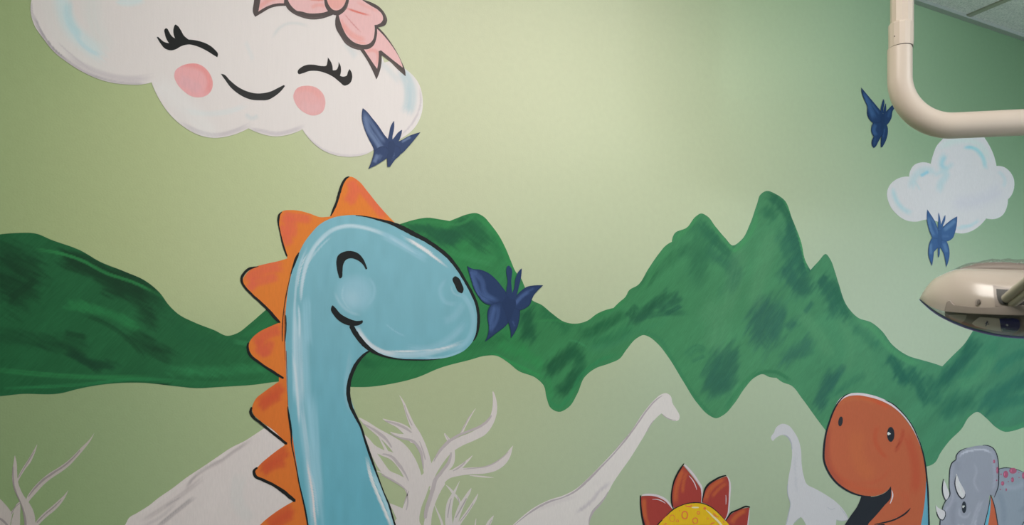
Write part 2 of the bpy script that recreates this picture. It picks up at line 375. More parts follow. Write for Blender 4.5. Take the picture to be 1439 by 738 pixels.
# ================================================================== MOUNTAINS
def mountains():
    t = thing('painted_mountain_range', 700, 560, 'green painted mountain range running across the wall behind the blue dinosaur', 'mountains', kind='thing')
    top = PX("""-320,500 -220,430 -120,372 -40,338 0,329.4 21,327.6 53,329 70.5,336.4 113,352 141,368 176,382 204,394.6 225,412 237,428.5 250,441 274,453.5 301,464 320,472 334,468 350,456 372,437
      400,415 450,360 520,330 552,318 565,314 582,309 602.6,306 616,308 632,310.7* 642,306.6 657.6,301 669,299.5 678.5,303.7 690,316 701,331 711,350 718,367 725,382.5 732,391 736,400 741,413* 747.4,421.6
      761,428.5 775,440 794,452.7 808,455 825,451 839,441 862,433* 870,425 879,417 884,408 896,401 911,378 925.5,357 937,344 944,340* 948,328 965,320 978,304 985,300 994,304 1005,318 1019.5,335
      1029.5,345 1042,337 1053.6,315.5 1063.6,287 1069,273 1076.4,268.5 1090.6,273 1102,281 1113,307 1126,341 1132,367 1139,379.5* 1150.4,367 1160.5,357 1167.5,366 1173,381 1178,397 1191.6,432
      1206.5,447 1224,453 1239,465 1254,484.6 1275,499.5 1299,507 1314,511.4 1324,515* 1337.6,501 1355.5,483 1367.5,465 1385,446 1410,430 1445,424 1485,440 1519,470*
      1519,596* 1475,592 1439,600.7 1424,605.6 1412,607 1400,601 1385,587 1373,579 1363,585 1351,603 1334,620 1322,636 1313,651 1301,656* 1240,680 1190,640 1159.4,604 1148,589 1127,560 1112,542 1099,537
      1091,531* 1081,530 1072,526 1060,531 1047,545 1032,567 1016.5,583.5 1006,588 996,583.5 980,567 960,536 939,502 924,483 911,473 904.5,471 895.5,475 880,492 871,504 856,511 836.5,518 822,529.5 811,554
      799.5,572 785,579 774,573.6 768,559 764,542 754,532 728,521 714,509.6 697,500 683,500 660,506 620,516.7 585,531 550,539.5 515,544 496,544 440,538* 397.5,536 355.5,541 309,544 274,545.6 247,543
      197,538 141,541 113,546 84.6,553 28,554 0,557 -40,558 -160,562 -320,570*""")
    def base(V):
        x = V[:, 0]; y = V[:, 1]
        a, b, c, d = paint((29, 82, 48), 120, 460), paint((42, 118, 66), 640, 400), paint((70, 133, 93), 1050, 420), paint((64, 124, 99), 1400, 540)
        out = np.stack([np.interp(x, [0, 250, 480, 640, 900, 1060, 1300, 1439], [a[k], a[k], (a[k]+b[k])/2, b[k], (b[k]+c[k])/2, c[k], (c[k]+d[k])/2, d[k]]) for k in range(3)], 1)
        n = vnoise((x + y) / 26, (x - y) / 70, 3) * .5 + vnoise((x + y) / 9, (x - y) / 40, 4) * .3 + vnoise((x + y) / 3.2, (x - y) / 30, 8) * .2
        return out * (.88 + .24 * n)[:, None]
    st = []; rng = random.Random(11)
    def dk(txt, w, a=.75, c=(28, 74, 48), **k):
        pts = PX(txt); m = pts[len(pts) // 2]
        if w >= 14 and k.get('soft', .45) < .8:
            cl = paint(c, m[0], m[1]); cc_ = smooth(pts, False, 3)[:, :2]; ang = math.radians(k.get('ang', 28 if m[0] < 560 else (40 if m[0] < 730 else -54)))
            L = max(len(cc_) * 3, 6); n = int((L + w) * w / 55) + 4
            st.append(([(p[0], p[1]) for p in pts], w * .9, cl, a * .85, dict(soft=.75, bris=.25)))
            for _ in range(n):
                p = cc_[rng.randrange(len(cc_))]; rr_ = (rng.random() ** .5) * w * .46; th = rng.random() * 6.283
                x, y = p[0] + rr_ * math.cos(th), p[1] + rr_ * math.sin(th); ln = rng.uniform(.45, .9) * min(w, 34); aa = ang + rng.uniform(-.12, .12)
                dx, dy = math.cos(aa) * ln / 2, math.sin(aa) * ln / 2
                st.append(([(x - dx, y - dy), (x + dx, y + dy)], rng.uniform(3, 6), cl * rng.uniform(.92, 1.12), a * rng.uniform(.3, .55), dict(soft=.8, bris=.3, end=.5)))
            return
        st.append(([(p[0], p[1]) for p in pts], w, paint(c, m[0], m[1]), a, dict(dict(soft=.45, bris=.5), **k)))
    D0 = (19, 52, 32); D1 = (28, 88, 58); D2 = (36, 88, 72); LG = (52, 130, 74); L2 = (86, 144, 104)
    # left hill
    dk("90,364 120,372 150,388 175,400", 36, .9, D0); dk("170,385 200,405 222,440", 34, .8, D0); dk("150,405 185,415 205,440 215,460", 26, .6, D0)
    dk("0,360 30,378 10,420", 70, .6, D0); dk("48,395 14,420", 12, .7, D0); dk("96,494 128,510 158,514", 16, .85, (20, 56, 36)); dk("92,468 120,474", 9, .6, D0)
    dk("98,494 140,522", 10, .8, (20, 56, 36)); dk("125,445 165,465 200,500", 7, .5, D0); dk("190,470 215,490 240,500", 30, .5, D0)
    dk("0,470 60,480 120,490", 30, .35, D0, bris=.8); dk("100,430 150,440 190,460", 18, .5, (38, 112, 62)); dk("60,352 110,364 150,384 190,398 215,410", 5, .6, (44, 122, 66))
    dk("0,520 80,528 200,530", 8, .5, (40, 112, 62)); dk("20,545 120,540 190,533 240,535", 5, .6, (38, 110, 64)); dk("198,540 240,540", 3, .8, D0)
    dk("225,420 250,460 300,490", 40, .5, (30, 84, 50)); dk("240,520 300,522 380,515", 20, .35, (44, 118, 70)); dk("230,535 300,540 390,533", 9, .5, (36, 100, 58)); dk("345,470 380,450 400,430", 12, .5, (36, 108, 62))
    dk("250,465 300,480 350,482", 22, .4, (28, 84, 50)); dk("330,480 375,488", 8, .4, (50, 124, 76), bris=.8)
    # behind the dinosaur
    dk("575,320 610,324 650,334", 16, .8, D1); dk("610,330 640,338", 22, .7, D1); dk("625,336 655,320 672,318", 22, .75, D1); dk("655,318 670,330 680,345", 32, .85, (30, 94, 58)); dk("600,332 640,342", 14, .6, D1)
    dk("575,312 620,313 640,316 665,304", 5, .6, LG); dk("676,308 695,325 712,360 725,392", 9, .7, (48, 134, 74)); dk("630,352 665,362 700,362", 12, .45, (54, 134, 78), bris=.8)
    dk("650,362 690,372", 8, .4, (60, 138, 84), bris=.8); dk("690,330 700,350 704,368", 14, .5, (36, 112, 64)); dk("500,512 540,510 600,512", 18, .35, (24, 92, 52)); dk("505,500 520,515", 16, .5, (26, 86, 50)); dk("655,490 690,480 720,470", 16, .4, (30, 100, 56))
    dk("740,438 742,460 745,478", 26, .85, (24, 84, 54)); dk("760,440 785,448 800,462", 24, .55, (30, 100, 62)); dk("752,452 790,452 800,455", 4, .5, LG, bris=.8); dk("700,485 730,495 760,515", 20, .5, (42, 128, 70)); dk("690,496 730,515 758,528", 5, .7, (44, 134, 74))
    dk("806,492 785,510 770,522", 26, .9, (24, 82, 52)); dk("812,525 800,538 784,550", 22, .9, (24, 82, 52)); dk("800,490 815,505 808,530", 22, .7, (26, 88, 56)); dk("815,470 850,458 875,440", 20, .65, (28, 92, 58)); dk("830,482 860,478 885,460", 22, .45, (34, 104, 68))
    dk("770,560 785,572 800,558 815,530 835,512 860,500", 6, .6, (40, 124, 76)); dk("770,530 775,560", 8, .4, (44, 128, 72)); dk("800,455 830,447 862,434 880,420", 5, .5, (46, 132, 74)); dk("830,490 870,482 900,462 930,455", 14, .4, (56, 124, 84), bris=.7)
    dk("800,478 815,482 824,488", 3, .6, (60, 140, 90)); dk("700,450 720,475 740,490", 14, .4, (40, 122, 66))
    # central peaks
    dk("890,452 915,432 938,412", 18, .9, (32, 88, 62)); dk("882,445 895,430", 12, .7, (32, 90, 62)); dk("925,435 945,425 955,418", 16, .75, (34, 88, 66)); dk("935,442 957,430", 7, .8, (36, 90, 70))
    dk("888,452 920,442 960,440", 10, .5, (34, 90, 66)); dk("900,405 930,375 960,350", 20, .4, (38, 100, 64)); dk("985,315 1005,338 1028,360", 20, .75, (40, 100, 74)); dk("995,350 1015,368 1030,380", 20, .6, (44, 102, 78)); dk("1025,365 1035,385 1022,405", 24, .6, (44, 102, 78)); dk("975,310 985,335 985,365 975,385", 34, .35, (44, 106, 74))
    dk("955,350 980,360 975,400", 30, .35, (44, 104, 72)); dk("1080,275 1100,290 1112,320", 18, .85, (40, 98, 74)); dk("1072,295 1090,305", 20, .6, (44, 104, 76)); dk("1108,315 1120,350 1132,385", 22, .85, (40, 96, 80)); dk("1098,330 1110,360 1118,385", 26, .55, (46, 104, 84)); dk("1105,375 1115,395 1135,410", 26, .7, (42, 96, 82)); dk("1132,390 1130,412", 26, .55, (44, 98, 80))
    dk("1103,283 1117,312 1126,345 1133,375", 4, .8, (74, 150, 98)); dk("1155,395 1165,410 1175,440", 24, .8, (42, 98, 80)); dk("1170,395 1180,420 1190,445", 16, .8, (40, 98, 78)); dk("1150,400 1160,388", 10, .8, (42, 96, 80)); dk("1131,440 1142,425", 8, .7, (48, 104, 86))
    dk("1085,425 1070,450 1080,478", 48, .7, (46, 96, 82)); dk("1100,430 1095,455 1085,475", 20, .6, (46, 98, 84)); dk("1105,460 1118,452", 16, .55, (46, 98, 84)); dk("1100,505 1125,490 1140,478", 24, .55, (50, 102, 86)); dk("1115,500 1140,492", 16, .5, (50, 104, 84))
    dk("1020,500 1005,525 1012,552", 44, .8, (42, 94, 76)); dk("1025,490 1030,520 1020,548", 22, .6, (44, 96, 78)); dk("965,500 985,490 990,495", 12, .55, (46, 106, 78), bris=.8); dk("972,508 990,500", 6, .6, (46, 104, 78))
    dk("1170,525 1158,550 1150,572", 24, .75, (42, 92, 80)); dk("1185,515 1165,545", 16, .6, (44, 96, 84)); dk("1060,530 1080,522 1110,535", 6, .6, (44, 108, 74)); dk("900,466 925,475 945,505 975,555 1000,584", 6, .5, (48, 116, 78)); dk("1020,575 1045,540 1065,522", 7, .5, (46, 116, 76))
    dk("990,430 1010,460 1000,490", 50, .35, L2, soft=.9); dk("1040,350 1030,400 1020,440", 34, .4, L2, soft=.9); dk("1085,330 1070,380 1060,430", 34, .4, L2, soft=.9); dk("1125,440 1150,470 1165,500", 26, .35, L2, soft=.9); dk("940,345 915,385 900,410", 8, .5, (64, 138, 86)); dk("1064,300 1050,335 1030,352", 7, .5, (68, 146, 92)); dk("980,304 965,322 950,335", 7, .6, (66, 142, 88)); dk("1000,315 1020,340 1032,352 1045,340", 5, .5, (68, 146, 92))
    # peaks at the far end
    dk("1252,500 1262,520 1276,538", 20, .9, (34, 92, 78)); dk("1277,518 1290,540 1300,565", 20, .75, (38, 96, 80)); dk("1300,530 1312,550 1315,570", 24, .6, (42, 100, 82)); dk("1322,540 1345,515 1370,480", 26, .8, (38, 96, 80)); dk("1330,530 1360,500", 14, .6, (38, 92, 80)); dk("1325,585 1340,570 1365,560", 30, .55, (40, 98, 80)); dk("1400,480 1380,510 1350,540", 24, .35, (50, 118, 92))
    dk("1385,570 1410,550 1450,530", 30, .75, (42, 100, 86)); dk("1395,575 1420,565 1460,560", 22, .6, (44, 104, 88)); dk("1400,520 1430,500 1460,490", 18, .55, (44, 108, 90)); dk("1200,460 1215,470 1230,490", 18, .55, (46, 108, 84)); dk("1160,560 1185,545 1215,525", 14, .4, (48, 108, 84)); dk("1210,450 1230,465 1250,490 1290,512", 9, .45, (74, 146, 100)); dk("1370,590 1390,600 1412,604 1440,596", 8, .5, (66, 136, 96)); dk("1330,620 1350,600 1368,582", 12, .5, (62, 128, 92))
    dk("1230,430 1215,500 1225,540", 40, .2, L2, soft=.9); dk("1345,540 1375,530 1390,500", 24, .35, (84, 146, 106), soft=.9)
    dk("1180,450 1195,480 1190,520", 26, .3, L2, soft=.9)
    figure('mountain_paint', [outline(top, 3)], None, 1, t, st, grid=2.0, mat='mount', base_fn=base)
mountains()

# ================================================================== CLOUDS
PINK = lambda r, g, b, x, y: paint((r, g, b), x, y)
def cloud_big():
    t = thing('painted_cloud', 330, 195, 'large smiling white cloud painted on the wall with pink cheeks and a pink bow', 'cloud')
    o = PX("""43,10 43,14 48,35 61,54.6 77,74 95,88 114.6,100.4 134,109.5 153,115.6 180,119 199,119 213,116* 224,140 237,159 257,177.5 276,188.6 299,194 325,190.5 349,180.5* 365,187.5 388,192 407,189 425,182*
       437,198 453,211 472,218.5 495,220.5 515,216.5 530,208 552,200 570,191 583,179 593,157 593.6,136.6 588,117 578,104 570,97.5 560,90 548,86.5 540,88* 535,76 526,55 514,30 500,8 480,-20 420,-60 300,-80 180,-75 90,-55 52,-20""")
    W = lambda r, g, b, x=300, y=80: paint((r, g, b), x, y)
    base = W(216, 208, 203, 350, 80)
    tint = W(172, 196, 196, 110, 40) ; t2 = W(190, 205, 208, 560, 140); gr = W(172, 164, 166, 150, 110); gd = W(140, 134, 138, 80, 80)
    st = [S("88,-20 88,10 100,40 122,62 142,78", 34, tint, .55, soft=.9, bris=.2), S("96,5 98,30 112,50", 16, W(150, 184, 188, 100, 30), .5, soft=.8), S("108,52 122,68 140,77", 8, W(158, 186, 190, 120, 66), .5, soft=.8),
          S("70,-20 75,30 110,80 150,95", 30, W(190, 190, 184, 100, 50), .35, soft=.9), S("130,-10 134,40 150,70", 40, W(184, 190, 184, 130, 40), .35, soft=.9), S("165,0 182,3 200,-2", 18, tint, .45, soft=.9),
          S("49,28 60,50 76,71 96,87 114,99 134,108", 5, gr, .9, soft=.5), S("50,26 60,47 76,69 90,81", 2.6, gd, .8, soft=.4), S("84,62 104,80 124,95", 2.5, gr, .5), S("98,82 125,98 153,108 180,112 206,110", 14, gr, .55, soft=.7, bris=.4), S("128,105 155,114 182,118 200,118", 4, gd, .5), S("44,5 46,22 50,30", 4, gr, .8),
          S("260,176 278,185 300,190 325,186 347,177", 8, gr, .65, soft=.6), S("352,182 366,184 388,188 406,185 424,178", 7, gr, .65, soft=.6), S("426,186 438,198 454,210 474,217 496,219 516,215", 4, gr, .5, soft=.6), S("590,128 590,150 580,172 566,188", 3, gr, .7, soft=.6), S("592,120 593,150 584,176", 3, W(226, 222, 218, 590, 150), .8),
          S("566,100 576,125 572,158", 24, t2, .75, soft=.8, bris=.5), S("573,120 574,155", 12, W(180, 202, 207, 570, 140), .3, soft=.9), S("525,82 545,98 560,115", 14, t2, .3, soft=.9), S("264,156 290,160 325,156 342,150", 12, W(200, 206, 204, 300, 157), .45, soft=.9), S("346,160 352,166 362,163", 10, t2, .3, soft=.9),
          S("385,50 395,38 430,36", 7, W(198, 200, 198, 400, 40), .5, soft=.9), S("345,60 352,75 355,85", 9, W(204, 206, 204, 350, 70), .4, soft=.9), S("486,60 500,80", 14, t2, .3, soft=.9), S("300,195 260,150 220,118", 40, W(222, 214, 210, 260, 150), .3, soft=.9)]
    figure('cloud_paint', [outline(o)], base, 4, t, st, grid=1.7, mat='vert')
    ink = W(44, 42, 42, 350, 100)
    e1 = Z(200, 20, 5.677, "115,183* 145,235 180,275 225,290 265,282 310,257 365,243 430,255 500,286 560,322 597,345* 604,322 575,280 520,240 450,215 370,203* 335,175 305,125 282,94 264,84 250,110 248,150 262,195* 235,175 210,135 199,117 188,113 177,124 180,160 195,205 213,232* 175,222 140,195 124,182")
    figure('closed_eye', [outline(e1, 1.5)], INK, 5, t)
    e2 = Z(340, 0, 5.535, "432,565* 440,577 470,572 520,555 580,553 650,570 710,600 760,640 795,667 840,648 857,605 850,560 835,538* 822,565 815,588 790,597 762,590* 770,550 765,510 750,483* 747,520 735,543 705,547* 702,510 690,480 667,448* 664,480 655,512 620,515 560,505 510,505 460,525 436,548")
    figure('closed_eye', [outline(e2, 1.5)], W(44, 40, 40, 470, 100), 5, t)
    mo = Z(200, 20, 5.677, "626,478* 660,525 700,580 750,625 810,662 880,685 940,688 1000,685 1050,660 1095,625 1138,573* 1128,566* 1080,590 1030,615 970,630 900,632 840,618 770,585 700,530 645,480")
    figure('mouth', [outline(mo, 1.5)], W(44, 44, 44, 350, 120), 5, t)
    c1 = Z(200, 20, 5.677, "255,495 265,450 310,415 380,395 440,397 500,430 540,480 562,550 550,610 510,650 450,665 390,655 330,615 280,560")
    ck = W(216, 158, 158, 272, 113)
    figure('cheek', [outline(c1, 2)], ck, 5, t, [SZ(200, 20, 5.677, "330,410 420,410 500,450 540,540 520,630", 70, W(224, 142, 138, 285, 110), .8, soft=.7), SZ(200, 20, 5.677, "300,520 380,560 460,600", 120, W(206, 160, 164, 265, 118), .6, soft=.8), SZ(200, 20, 5.677, "262,500 300,590 390,650 470,660", 14, W(226, 160, 158, 262, 125), .8)], grid=2)
    c2 = Z(300, 0, 3.075, "345,412 360,383 405,371 445,380 475,410 483,450 470,485 435,500 390,486 358,455")
    figure('cheek', [outline(c2, 2)], W(222, 168, 166, 435, 140), 5, t, [SZ(300, 0, 3.075, "360,390 420,385 465,420", 40, W(226, 158, 152, 435, 130), .6, soft=.8), SZ(300, 0, 3.075, "380,450 430,470 460,460", 50, W(222, 176, 176, 435, 148), .6, soft=.8)], grid=2)
    # bow
    bow = bpy.data.objects.new('bow', None); C.objects.link(bow); bow.parent = t; bow['label'] = 'pink ribbon bow with dark brown outline'
    R = lambda s: Z(340, 0, 5.535, s)
    br = W(84, 74, 72, 480, 40); brs = [SZ(340, 0, 5.535, "100,60 110,120", 16, W(120, 100, 96, 365, 20), .5)]
    dark = [outline(R(x), 1.6) for x in (
        "100,-60* 92,20 86,100 103,133* 150,105 220,65 300,48 350,48* 350,-60*",
        "320,-60* 330,20 350,65 395,105 460,135 530,152 600,150 660,135 710,115* 740,60 660,-60*",
        "630,-60* 636,10 655,65 680,100 715,118 750,120 785,95 815,60 828,15 830,-60*",
        "820,-60* 880,-38 935,-5 1000,18 1070,58 1115,115 1129,160 1115,195 1070,212 1048,214* 1050,250 1042,315 1010,365 950,388 920,390 880,383 810,345 760,275 730,220 725,160 735,112* 780,60",
        "910,380* 960,450 1010,540 1045,620* 1070,560 1086,430* 1150,480 1210,540 1272,595* 1268,550 1240,480 1200,400 1150,320 1100,255 1045,203* 1000,290")]
    figure('outline', dark, br, 6, bow, [SZ(340, 0, 5.535, "780,300 840,355 930,380", 14, W(112, 98, 94, 500, 65), .5), SZ(340, 0, 5.535, "1040,30 1110,110 1120,170", 14, W(116, 104, 98, 540, 20), .5), SZ(340, 0, 5.535, "400,100 520,140 640,130", 14, W(108, 96, 94, 440, 25), .5), SZ(340, 0, 5.535, "1060,210 1150,320 1250,490", 5, W(150, 138, 112, 560, 70), .7), SZ(340, 0, 5.535, "1100,440 1180,500 1260,580", 10, W(124, 112, 100, 550, 95), .5), SZ(340, 0, 5.535, "800,90 825,30", 12, W(130, 112, 108, 488, 10), .6)], grid=1.2)
    pk = W(228, 182, 180, 500, 50); pd = W(226, 152, 142, 500, 50); pr = W(214, 112, 98, 500, 20)
    figure('tail', [outline(R("150,-60* 138,30 127,92* 170,65 230,38 325,28* 332,-60*"), 1.6)], pk, 7, bow, [SZ(340, 0, 5.535, "135,60 200,10 300,-20", 40, pd, .5)], grid=1.2)
    figure('loop', [outline(R("350,-60* 360,10 385,50 430,88* 465,92 510,104 590,105 640,98 668,88* 650,60 638,0 632,-60*"), 1.6)], pk, 7, bow, [SZ(340, 0, 5.535, "500,-10 560,2 640,0", 14, pr, .7), SZ(340, 0, 5.535, "540,60 600,40 640,50", 40, pd, .6, soft=.8)], grid=1.2)
    figure('knot', [outline(R("656,-60* 662,10 680,50 712,80 745,82 780,60 803,20 806,-60*"), 1.6)], W(226, 164, 156, 470, 8), 8, bow, [SZ(340, 0, 5.535, "690,60 740,78 790,30", 10, pk, .6)], grid=1.2)
    figure('loop', [outline(R("838,-60* 900,-22 945,10 1000,45 1060,82 1092,120 1096,155 1075,182 1030,196* 1030,260 1018,310 985,343 940,350 870,330 815,280 785,225 765,170 752,122* 785,100 815,65 828,20"), 1.6)], pk, 7, bow,
           [SZ(340, 0, 5.535, "830,72 880,90 980,118", 18, pr, .85, soft=.6, end=.5), SZ(340, 0, 5.535, "800,115 850,175 910,238", 9, W(200, 120, 118, 495, 32), .75, end=.4), SZ(340, 0, 5.535, "790,200 850,270 950,310", 60, pd, .65, soft=.8), SZ(340, 0, 5.535, "770,150 800,220", 30, pd, .6, soft=.8), SZ(340, 0, 5.535, "900,20 980,60 1050,90", 30, pd, .35, soft=.8), SZ(340, 0, 5.535, "880,330 960,340", 14, W(232, 150, 130, 505, 60), .5)], grid=1.2)
    figure('tail', [outline(R("948,386* 1000,465 1050,537* 1060,480 1062,400* 1080,393* 1150,450 1250,528* 1225,455 1180,380 1120,300 1050,226* 1046,290 1020,358 985,382"), 1.6)], pk, 7, bow, [SZ(340, 0, 5.535, "970,400 1040,400 1055,500", 40, pd, .5, soft=.8)], grid=1.2)
cloud_big()
def cloud_small():
    t = thing('painted_cloud', 1335, 325, 'small plain white cloud painted under the cream pipe, a blue butterfly on its lower edge', 'cloud')
    o = Z(1230, 170, 4.34, "75,480 70,440 85,395 130,355 180,340 205,340* 210,310 235,270 280,253 310,254 337,262* 350,210 375,150 410,110 440,70 500,45 580,40 640,70 670,110 700,160 725,220 738,275* 780,280 820,310 845,360 845,410 825,460 808,478* 800,530 775,575 730,598 675,595* 640,635 590,670 530,687 480,680 430,655 390,620* 310,602 250,615 190,608 130,570 90,520")
    W = lambda r, g, b, x=1335, y=260: paint((r, g, b), x, y)
    bl = W(142, 186, 200); b2 = W(166, 191, 203); q = lambda s, w, c, a, **k: SZ(1230, 170, 4.34, s, w, c, a, **dict(dict(soft=1.0, bris=.15), **k))
    st = [q("108,420 125,480 160,530 215,560", 48, b2, .9), q("110,440 130,490 165,530", 16, W(156, 188, 208), .5), q("220,400 250,330 300,300 360,320", 70, b2, .7), q("275,335 300,322 320,310", 28, W(118, 180, 198), .9), q("420,210 405,270 430,330 400,380 390,430", 70, b2, .8), q("425,215 410,280 440,290", 34, bl, .7), q("360,330 420,300 470,260", 50, b2, .6),
          q("400,160 500,120 620,140 690,230", 70, W(180, 204, 214), .8), q("550,162 610,172 650,215 668,280", 34, W(136, 190, 206), .9), q("550,162 590,158", 12, W(120, 180, 200), .7), q("610,180 650,230 680,290", 24, b2, .6), q("750,310 790,370 780,400", 36, b2, .5), q("500,655 560,645 630,605", 34, b2, .7), q("520,640 590,640", 20, W(160, 190, 206), .6), q("480,500 640,480 760,420", 140, W(178, 184, 196), .5), q("230,365 260,400 270,420", 20, b2, .5)]
    figure('cloud_paint', [outline(o, 2)], W(192, 193, 201), 4, t, st, grid=1.7)
cloud_small()

# ================================================================== BUTTERFLIES
def butterfly(reg, base, label, parts, lights, body, dk, lt):
    x0, y0, sc = reg
    t = thing('painted_butterfly', base[0], base[1], label, 'butterfly', 'blue painted butterflies')
    cb = paint(dk, *base); cl = paint(lt, *base); ce = paint([c * .84 for c in dk], *base)
    for i, (nm, s) in enumerate(parts):
        pts = Z(x0, y0, sc, s); P = outline(pts, 1.2)
        st = []
        if nm == 'wing':
            for (k, ls, w, a) in lights:
                if k == i: st.append(SZ(x0, y0, sc, ls, w, cl, a, soft=.6, bris=.6))
            ctr = P.mean(0)
            ring = [(p[0], p[1]) for p in P[::3]]; ring.append(ring[0])
            st.append((ring, 2.6, ce, .75, dict(soft=.5, bris=.3, end=.01)))
        figure(nm, [P], cb, 9 + .25 * i, t, st, grid=1.5 if nm == 'wing' else 0)
    figure('body', [outline(Z(x0, y0, sc, body), 1.5)], cb * .88, 11, t)
butterfly((490, 90, 4.617), (545, 236), 'blue butterfly painted over the lower edge of the large smiling cloud',
    [('wing', "90,288* 84,350 100,420 130,490 158,545 165,578* 235,600 262,540 262,505 230,460 190,400 150,350 112,305"), ('wing', "163,570* 152,615 126,682* 190,650 247,612* 265,560 225,535"),
     ('wing', "262,560* 285,515 330,500 390,468 464,444* 425,492 380,545 342,582 300,600*"), ('wing', "246,595* 250,670* 268,668* 300,622 335,585 330,540* 290,520*"),
     ('antenna', "258,515 262,450 276,395 293,370* 293,420 283,470 276,520"), ('antenna', "276,512 300,470 320,445 345,428* 338,465 312,512 290,520")],
    [(0, "105,330 125,420 180,500 215,560", 50, .9), (0, "120,340 170,420 225,500", 30, .7), (1, "185,590 165,640", 34, .8), (1, "210,590 190,620", 30, .5), (2, "345,505 400,475", 20, .8), (3, "278,590 272,630", 12, .5), (3, "296,580 290,610", 6, .8)],
    "262,505 285,500 300,530 285,590 262,660 252,640 256,590 252,550", (54, 70, 106), (104, 122, 156))
butterfly((640, 360, 5.68), (712, 478), 'largest blue butterfly, painted in front of the blue dinosaur\'s nose',
    [('wing', "91,78* 130,100 200,110 260,135 320,185 370,245 410,305 425,370* 330,388 285,392 230,375 180,320 150,270 120,180"), ('wing', "285,385* 258,430 254,500 264,570 258,620 233,684* 280,650 330,610 385,570 422,530* 440,420* 350,360*"),
     ('wing', "430,380* 480,320 520,280 570,245 620,235 698,234* 660,270 625,310 607,350 590,390 550,420 510,435 450,450*"), ('wing', "415,515* 435,580 440,656* 465,620 495,560 510,490 514,430* 450,400*"),
     ('antenna', "408,310 414,200 404,110 410,85 422,77 440,92 443,200 441,355"), ('antenna', "438,355 465,260 480,170 500,125 527,98* 524,150 505,240 480,325 455,370")],
    [(0, "115,130 150,220 190,310 270,350", 70, .9), (0, "140,130 210,200 230,290 320,350", 50, .75), (0, "120,120 170,140", 40, .7), (1, "310,400 290,480 275,600", 60, .8), (1, "340,400 330,500 290,580", 36, .7), (2, "480,380 520,330 580,285", 40, .8), (2, "560,290 620,260", 20, .6), (3, "455,520 470,560", 14, .5)],
    "385,345 410,315 440,345 470,345 480,390 460,440 440,500 418,525 400,480 385,430 365,390", (34, 54, 92), (64, 88, 134))
butterfly((1195, 110, 6.71), (1235, 207), 'dark blue butterfly painted on green wall beside the cream pipe\'s bend',
    [('wing', "100,90* 104,140 130,210 155,270 154,340 175,390 212,424* 275,420 312,360 298,332 250,270 200,210 150,150"), ('wing', "300,340* 340,308 380,265 414,238* 416,265 392,320 385,370 360,420 335,447* 290,430*"),
     ('wing', "212,418* 195,460 195,510 216,552* 208,650 216,660 228,652 260,600 290,542 320,440 290,410*"), ('wing', "290,535* 283,600 284,654* 296,652* 330,590 350,500 345,455 320,425 290,430*"),
     ('antenna', "289,322 291,250 310,196* 316,220 306,290 300,332"), ('antenna', "305,335 312,290 330,236* 333,262 323,325")],
    [(0, "120,150 160,230 190,300 220,370", 60, .8), (0, "150,190 220,270 260,330", 22, .7), (1, "370,300 350,370", 30, .4), (2, "230,440 215,500 240,540", 50, .7), (2, "232,560 222,630", 18, .5), (3, "318,480 305,560", 14, .5)],
    "296,330 312,350 318,410 310,480 298,540 288,520 286,430 282,360", (28, 54, 92), (52, 86, 130))
butterfly((1285, 280, 6.71), (1325, 372), 'mid blue butterfly painted over the lower edge of the small cloud',
    [('wing', "118,98* 113,180 125,260 148,330 165,368* 215,385 242,340 220,280 190,210 150,145"), ('wing', "232,310* 280,248 330,205 399,163* 396,230 380,310 355,370 300,400* 255,405*"),
     ('wing', "165,362* 140,410 128,470 130,540 148,595 162,632* 172,570 180,498* 215,462 240,440 250,370*"), ('wing', "238,455* 270,512 284,570 296,642* 315,590 327,520 320,450 298,396* 248,380*"),
     ('antenna', "229,290 221,200 223,124* 238,180 244,270 241,300"), ('antenna', "243,288 255,220 286,149* 286,190 264,252 252,292")],
    [(0, "130,180 145,270 180,340", 40, .7), (0, "150,170 195,260 215,320", 20, .5), (1, "280,290 330,250 380,200", 50, .8), (1, "260,350 320,350", 30, .4), (2, "150,420 150,520", 30, .7), (3, "275,420 300,500", 40, .6)],
    "228,290 245,290 252,330 245,400 236,470 233,520 222,552 217,500 219,440 212,380 218,330", (58, 92, 138), (86, 122, 162))

